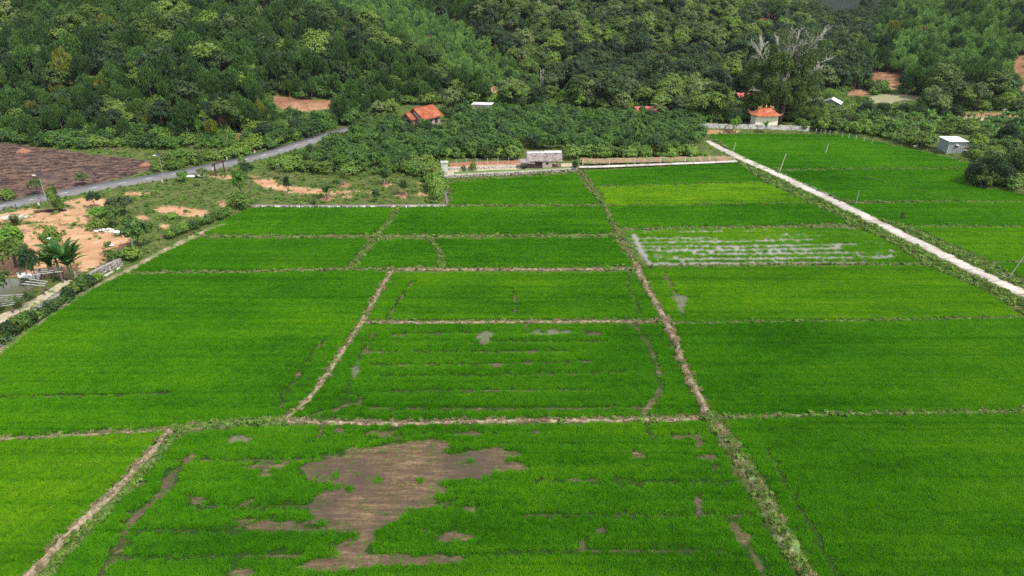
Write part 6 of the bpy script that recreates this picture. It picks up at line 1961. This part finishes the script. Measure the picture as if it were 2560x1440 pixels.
tree_at(250, 548, 520, 'lime', 'small bright shrub in the rough meadow', 214, w=46, name='shrub', cat='shrub')
tree_at(150, 528, 488, 'shade', 'round bush beside the left street lamp', 215, w=30, name='shrub', cat='shrub')
tree_at(140, 535, 472, 'orchard', 'slim leaning young tree beside the left street lamp', 216, leaf='leaf_broad', w=20)
tree_at(459, 455, 428, 'lime', 'small flat topped tree in front of the asphalt road', 217, w=28)
tree_at(508, 445, 420, 'grey', 'thin pale sapling left of the timber gate', 218, w=26)
tree_at(606, 500, 432, 'lime', 'post like tree smothered in bright lime creeper', 219, w=38)
tree_at(600, 520, 486, 'shade', 'dark bush at the foot of the lime creeper tree', 220, w=52, name='shrub', cat='shrub')
tree_at(620, 448, 408, 'dark', 'dark bush right of the timber gate', 221, w=34, name='shrub', cat='shrub')
tree_at(606, 412, 392, 'shade', 'small dark tree on the far verge of the asphalt road', 222, w=18)
tree_at(719, 482, 446, 'young', 'little tiered sapling between the gate and the palms', 223, w=16, leaf='leaf_dark')
tree_at(700, 448, 418, 'grey', 'bare stemmed sapling at the edge of the rough scrub', 224, w=20)
tree_at(940, 505, 477, 'orchard', 'small upright shrub between the palms and the stone kerb', 225, w=20, name='shrub', cat='shrub')
tree_at(786, 510, 496, 'shade', 'tiny dark bush just left of the first palm', 226, w=16, name='shrub', cat='shrub')
tree_at(1080, 470, 432, 'shade', 'leafy shrub in the corner left of the white pillar', 227, w=40, leaf='leaf_lime', name='shrub', cat='shrub')
tree_at(1092, 500, 458, 'shade', 'pale shrub against the thin dark kerb', 228, w=34, leaf='leaf_weed', name='shrub', cat='shrub')
tree_at(368, 516, 506, 'shade', 'tiny round bush in the middle of the meadow', 229, w=14, name='shrub', cat='shrub')
tree_at(270, 616, 603, 'bush', 'small green bush beside the white bag', 230, w=20, name='shrub', cat='shrub')
tree_at(428, 545, 532, 'bush', 'low bush at the lower edge of the meadow', 231, w=34, name='shrub', cat='shrub')
tree_at(330, 650, 616, 'shade', 'dense bush below the layered dark tree', 232, w=50, name='shrub', cat='shrub')
tree_at(290, 652, 622, 'bush', 'scruffy bush at the end of the short stone wall', 233, w=44, name='shrub', cat='shrub')
tree_at(1183, 430, 408, 'shade', 'round bush on the stone terrace left of the hut', 234, w=22, name='shrub', cat='shrub')
tree_at(1160, 432, 414, 'shade', 'small bush on the terrace close to the white pillar', 235, w=14, name='shrub', cat='shrub')
tree_at(660, 268, 236, 'acacia', 'dark tree left of the orange hillside clearing', 236, w=26)
tree_at(560, 345, 294, 'red', 'withered brown column of vines at the foot of the left hill', 237, w=16)
tree_at(1838, 334, 296, 'lime', 'small lime tree in front of the white wall', 238, w=28)
tree_at(1437, 428, 404, 'dark', 'dark stump wrapped in leaves at the right end of the terrace', 239, w=16)
# burnt plot shrubs
for i, (x_, b_, t_, w_) in enumerate(((96, 488, 448, 36), (135, 492, 462, 20), (210, 462, 432, 34), (20, 500, 474, 40))):
    tree_at(x_, b_, t_, ('grey', 'shade', 'grey', 'shade')[i], ['straggly pale shrub at the near edge of the burnt plot', 'small dark shrub beside the straggly pale shrub', 'rusty green shrub on the bank above the road', 'dark shrub at the lower left corner of the burnt plot'][i], 260 + i, w=w_, name='shrub', cat='shrub')
# hedge of climbers down to the field corner, and shrubs on the long wall
rr = random.Random(3)
for k in range(13):
    t = k / 12; x_ = 425 + (572 - 425) * t; y_ = 594 + (536 - 594) * t
    tree_at(x_ + rr.uniform(-3, 3), y_ + 3, y_ - 19 - rr.uniform(0, 6), 'bush', 'one of the creeper covered bushes forming the hedge above the field corner', 300 + k, w=26, group='hedge bushes above the field corner', name='hedge_bush', cat='hedge bush', leaf='leaf_orchard' if k % 3 else 'leaf_weed')
for k in range(17):
    t = k / 16; x_ = 240 - 262 * t; y_ = 706 + (872 - 706) * t
    tree_at(x_ + rr.uniform(-5, 5), y_ + 2, y_ - 20 - rr.uniform(0, 12) * (1 + t), 'bush', 'one of the flowering shrubs growing along the overgrown stone wall', 330 + k, w=34 + 10 * t, group='shrubs along the overgrown stone wall', name='wall_shrub', cat='shrub', leaf=('leaf_broad', 'leaf_dark', 'leaf_orchard')[k % 3])
# pampas like grass clumps
for x_, y_, s_, lab in ((48, 772, 2.2, 'big arching clump of long bluish grass below the pond'), (72, 752, 1.6, 'smaller arching grass clump beside the trellis')):
    p = ground_at(x_, y_); r = np.random.default_rng(int(x_)); n = 260
    az = r.uniform(0, 6.28, n); el = r.uniform(.5, 1.5, n); L = s_ * r.uniform(.6, 1.1, n)
    D = np.stack([np.cos(az) * np.cos(el), np.sin(az) * np.cos(el), np.sin(el)], 1)
    B = np.stack([-np.sin(az), np.cos(az), np.zeros(n)], 1) * .03
    V1, F1 = rhombi(D * L[:, None] * .35, D * L[:, None] * .38, B)
    D2 = unit(D + np.array([0, 0, -.9]) * (1.2 - el)[:, None])
    V2, F2 = rhombi(D * L[:, None] * .66 + D2 * L[:, None] * .22, D2 * L[:, None] * .3, B)
    o = link('grass_clump', np_mesh('grass_clump', np.concatenate([V1, V2]), np.concatenate([F1, F2 + len(V1)]), M['leaf_grey']), None, p); tag(o, lab, 'grass clump')

# ------------------------------------------------------------------ the giant tree with dead white limbs
M['leaf_banyan'] = mat_leaf('banyan_leaf', (.034, .072, .018), (.135, .200, .040), patch=7, trans=.2)
p = ground_at(1950, 320)
bt = empty('giant_fig_tree', (p.x + 1.5, p.y + 9, p.z), 0, 'huge old fig tree with bare white upper limbs towering over the shrine', 'tree')
bt.scale = (1.05, 1.05, 1.10)
tr = MB(); r = random.Random(9)
for k in range(7):
    a = k * .9; b0 = Vector((math.cos(a) * 1.3, math.sin(a) * 1.1, -.5)); mid = Vector((math.cos(a) * 2.2 + r.uniform(-1, 1), math.sin(a) * 2, 8)); tp = Vector((math.cos(a) * 5 + r.uniform(-1, 1), math.sin(a) * 4, 15 + r.uniform(-2, 3)))
    tr.tube([b0, (b0 + mid) / 2 + Vector((.2, .1, 0)), mid, tp], [.9, .7, .5, .18], 8)
tr.build('trunk', M['bark'], bt)
Ps, Ns = [], []
R3 = np.random.default_rng(77)
def lump(c, rad, rz, n):
    v = unit(R3.normal(size=(n, 3))); Pp = np.array(c) + v * np.array([rad, rad, rz]) * R3.uniform(.6, 1.05, (n, 1))
    Ps.append(Pp); Ns.append(unit(v + R3.normal(size=v.shape) * .5))
for k in range(230):
    z = 3 + 18 * R3.random() ** .85
    prof = np.interp(z, [2, 6, 10, 14, 17, 20, 22], [9.0, 11.0, 11.8, 11.2, 9.6, 7.5, 4.5])
    a = R3.uniform(0, 6.28); q_ = prof * R3.uniform(.55, 1.0)
    lump((math.cos(a) * q_, math.sin(a) * q_ * .8, z), R3.uniform(1.0, 1.7), R3.uniform(1.1, 2.2), 130)
for c in ((-6, -2, 16.5), (6.5, 0, 20), (7.5, 0, 22.5), (8.2, -1, 18), (-2, -2, 18.5), (1, -3, 17), (-4, 0, 19), (9, 0, 24), (8, 1, 21), (8, 0, 25), (10, 0, 22), (4, 0, 21), (-3, 0, 21), (-7, 0, 14), (5, -1, 18)): lump(c, 1.6, 1.6, 200)
Ps, Ns = np.concatenate(Ps), np.concatenate(Ns)
V, F = leaf_cloud(R3, Ps, Ns, .30, .14, droop=.7)
link('crown', np_mesh('crown', V, F, M['leaf_banyan']), bt)
Ps, Ns = [], []
for k in range(90):
    a = R3.uniform(0, 6.28); z = R3.uniform(9, 25.5); q_ = np.interp(z, [9, 16, 25], [12, 11, 6]) * R3.uniform(.5, 1.0)
    lump((math.cos(a) * q_ + (2.5 if z > 18 else 0), math.sin(a) * q_ * .8 - .5, z), R3.uniform(1.2, 2.1), R3.uniform(1.0, 1.8), 75)
V, F = leaf_cloud(R3, np.concatenate(Ps), np.concatenate(Ns), .26, .10, droop=.9)
o = link('outer_foliage', np_mesh('outer_foliage', V, F, M['leaf_grey']), bt); o['label'] = 'thin greyish outer foliage'
def limb(mb, p0, d, L, rad, lev, rnd):
    pts = [p0]; dd = Vector(d).normalized(); q = Vector(p0)
    n = 4
    for i in range(n):
        dd = (dd + Vector((rnd.uniform(-.22, .22), rnd.uniform(-.22, .22), rnd.uniform(-.1, .2)))).normalized()
        q = q + dd * L / n; pts.append(q.copy())
        if lev > 0:
            for _ in range(2 if lev > 1 else 3):
                s = (dd + Vector((rnd.uniform(-1, 1), rnd.uniform(-.8, .8), rnd.uniform(-.35, .6)))).normalized()
                limb(mb, q, s, L * rnd.uniform(.30, .55), max(rad * .45, .022), lev - 1, rnd)
    mb.tube(pts, [rad, rad * .85, rad * .68, rad * .5, rad * .3], 5 if lev else 3, False)
rnd = random.Random(14)
for p0, d, L, rad in (((-1.3, -3, 17.0), (-.30, 0, 1), 6.0, .22), ((-1.0, -3, 17.0), (.38, 0, 1), 7.5, .26), ((2.6, -3, 14.5), (-.15, 0, 1), 5.5, .26), ((2.2, -3, 18.5), (1.0, 0, .75), 8.5, .19),
                      ((-5.5, -3, 16.0), (-1, 0, .62), 8.0, .17), ((1.6, -3.6, 15), (.85, -.1, .8), 5.5, .14), ((6.5, -3.5, 13.0), (.5, -.2, .5), 4.5, .13), ((-1.8, -5.0, 9.5), (.35, -.3, 1), 4.5, .13),
                      ((-6.5, -4, 9.5), (-1, -.2, .1), 3.5, .12), ((7.5, -3, 7.0), (1, -.2, -.1), 3.5, .12), ((9.5, -2, 17.0), (1, 0, .3), 3.5, .12), ((-.6, -3, 22.0), (-.15, 0, 1), 4.0, .13)):
    mb = MB(); limb(mb, Vector(p0), d, L * .82, rad * .72, 3 if L > 4 else 2, rnd)
    mb.build('dead_limb', M['bark_pale'], bt)

# ------------------------------------------------------------------ trees of the right side
def big_round(px_, base, wpx, hpx, label, seed, leaf, lumps=34, name='tree'):
    p = ground_at(px_, base); d0 = float(project(p.x, p.y, p.z)[2]); W_ = wpx * d0 / FPX / 2; Hh = hpx * d0 / FPX
    root = empty(name, (p.x, p.y + W_ * .6, p.z), 0, label, 'tree')
    R4 = np.random.default_rng(seed); Pp, Np = [], []
    for k in range(lumps):
        v = unit(R4.normal(size=3)); v[2] = abs(v[2])
        c = v * np.array([W_ * .72, W_ * .62, Hh * .62]) * R4.uniform(.7, 1.0) + np.array([0, 0, Hh * .22])
        rad = W_ * R4.uniform(.22, .36); q_ = unit(R4.normal(size=(230, 3)))
        Pp.append(c + q_ * rad * np.array([1, 1, .8]) * R4.uniform(.7, 1.08, (230, 1))); Np.append(unit(q_ + R4.normal(size=q_.shape) * .5))
    V, F = leaf_cloud(R4, np.concatenate(Pp), np.concatenate(Np), .20, .11, droop=.5)
    link('crown', np_mesh('crown', V, F, M[leaf]), root)
    trunk_geo(random_np(seed), Hh, .25, W_ * .5, 6, .6).build('trunk', M['bark'], root)
    return root
def random_np(s): return np.random.default_rng(s)
big_round(2492, 473, 122, 92, 'big round vine covered tree at the edge of the dark field on the right', 1, 'leaf_dark', 46)
big_round(2462, 474, 52, 50, 'smaller leafy bush in front of the big round vine covered tree', 2, 'leaf_broad', 22)
big_round(2560, 455, 90, 90, 'dark tree cut by the right edge behind the round vine covered tree', 3, 'leaf_orchard', 34)
big_round(2526, 372, 66, 66, 'greyish dark tree standing above the scrub near the right edge', 4, 'leaf_dark', 26)
big_round(2555, 330, 50, 40, 'small dark tree at the right edge beyond the banana grove', 5, 'leaf_dark', 18)
for i, (x_, b_, w_, h_, lf) in enumerate(((2170, 300, 60, 44, 'leaf_dark'), (2215, 296, 56, 38, 'leaf_dark'), (2262, 298, 60, 36, 'leaf_dark'), (2310, 300, 60, 34, 'leaf_dark'), (2355, 302, 62, 40, 'leaf_dark'), (2395, 296, 50, 30, 'leaf_dark'))):
    big_round(x_, b_, w_, h_, 'very dark round tree in the row before the green clearing, ' + ['first from the left', 'second from the left', 'third from the left', 'fourth from the left', 'fifth from the left', 'last on the right'][i], 20 + i, lf, 20)
for i, (x_, b_, w_, h_, lab) in enumerate(((2085, 262, 70, 40, 'flat yellowish green tree above the white roofed far shed'), (2345, 268, 70, 34, 'yellowish green tree at the right end of the clearing'), (2410, 274, 60, 42, 'pale round tree beside the yellowish tree right of the clearing'),
                                 (1740, 305, 60, 40, 'bushy tree behind the left end of the shrine wall'), (1800, 306, 80, 62, 'large olive tree left of the giant fig'), (1840, 316, 60, 52, 'dark olive tree between the wall and the teal house'),
                                 (2035, 320, 70, 50, 'dense tree right of the giant fig tree'), (2010, 326, 46, 30, 'low leafy tree behind the right end of the shrine wall'), (1405, 262, 60, 34, 'lime green tree before the brown clearing in the valley'), (1470, 285, 90, 56, 'dark rounded tree behind the middle of the orchard'),
                                 (2130, 318, 60, 34, 'green tree between the far shed and the banana grove'))):
    big_round(x_, b_, w_, h_, lab, 40 + i, ('leaf_weed', 'leaf_weed', 'leaf_weed', 'leaf_weed', 'leaf_broad', 'leaf_dark', 'leaf_broad', 'leaf_weed', 'leaf_lime', 'leaf_dark', 'leaf_broad')[i], 24)

# ------------------------------------------------------------------ thin humid air over the whole valley
hz_m = bpy.data.materials.new('air')
hz_m.use_nodes = True
hn = hz_m.node_tree; hn.nodes.clear()
ho = hn.nodes.new("ShaderNodeOutputMaterial"); hv = hn.nodes.new("ShaderNodeVolumePrincipled")
hv.inputs['Color'].default_value = (.72, .82, .95, 1)
hv.inputs['Density'].default_value = .00007
hv.inputs['Anisotropy'].default_value = .3
hn.links.new(hv.outputs[0], ho.inputs['Volume'])
hb_ = MB().box(-5600, 5600, -1000, 9600, -3, 560).build('haze', hz_m)
tag(hb_, 'thin pale blue air between the camera and the far mountain', kind='stuff')
scene.cycles.volume_bounces = 0
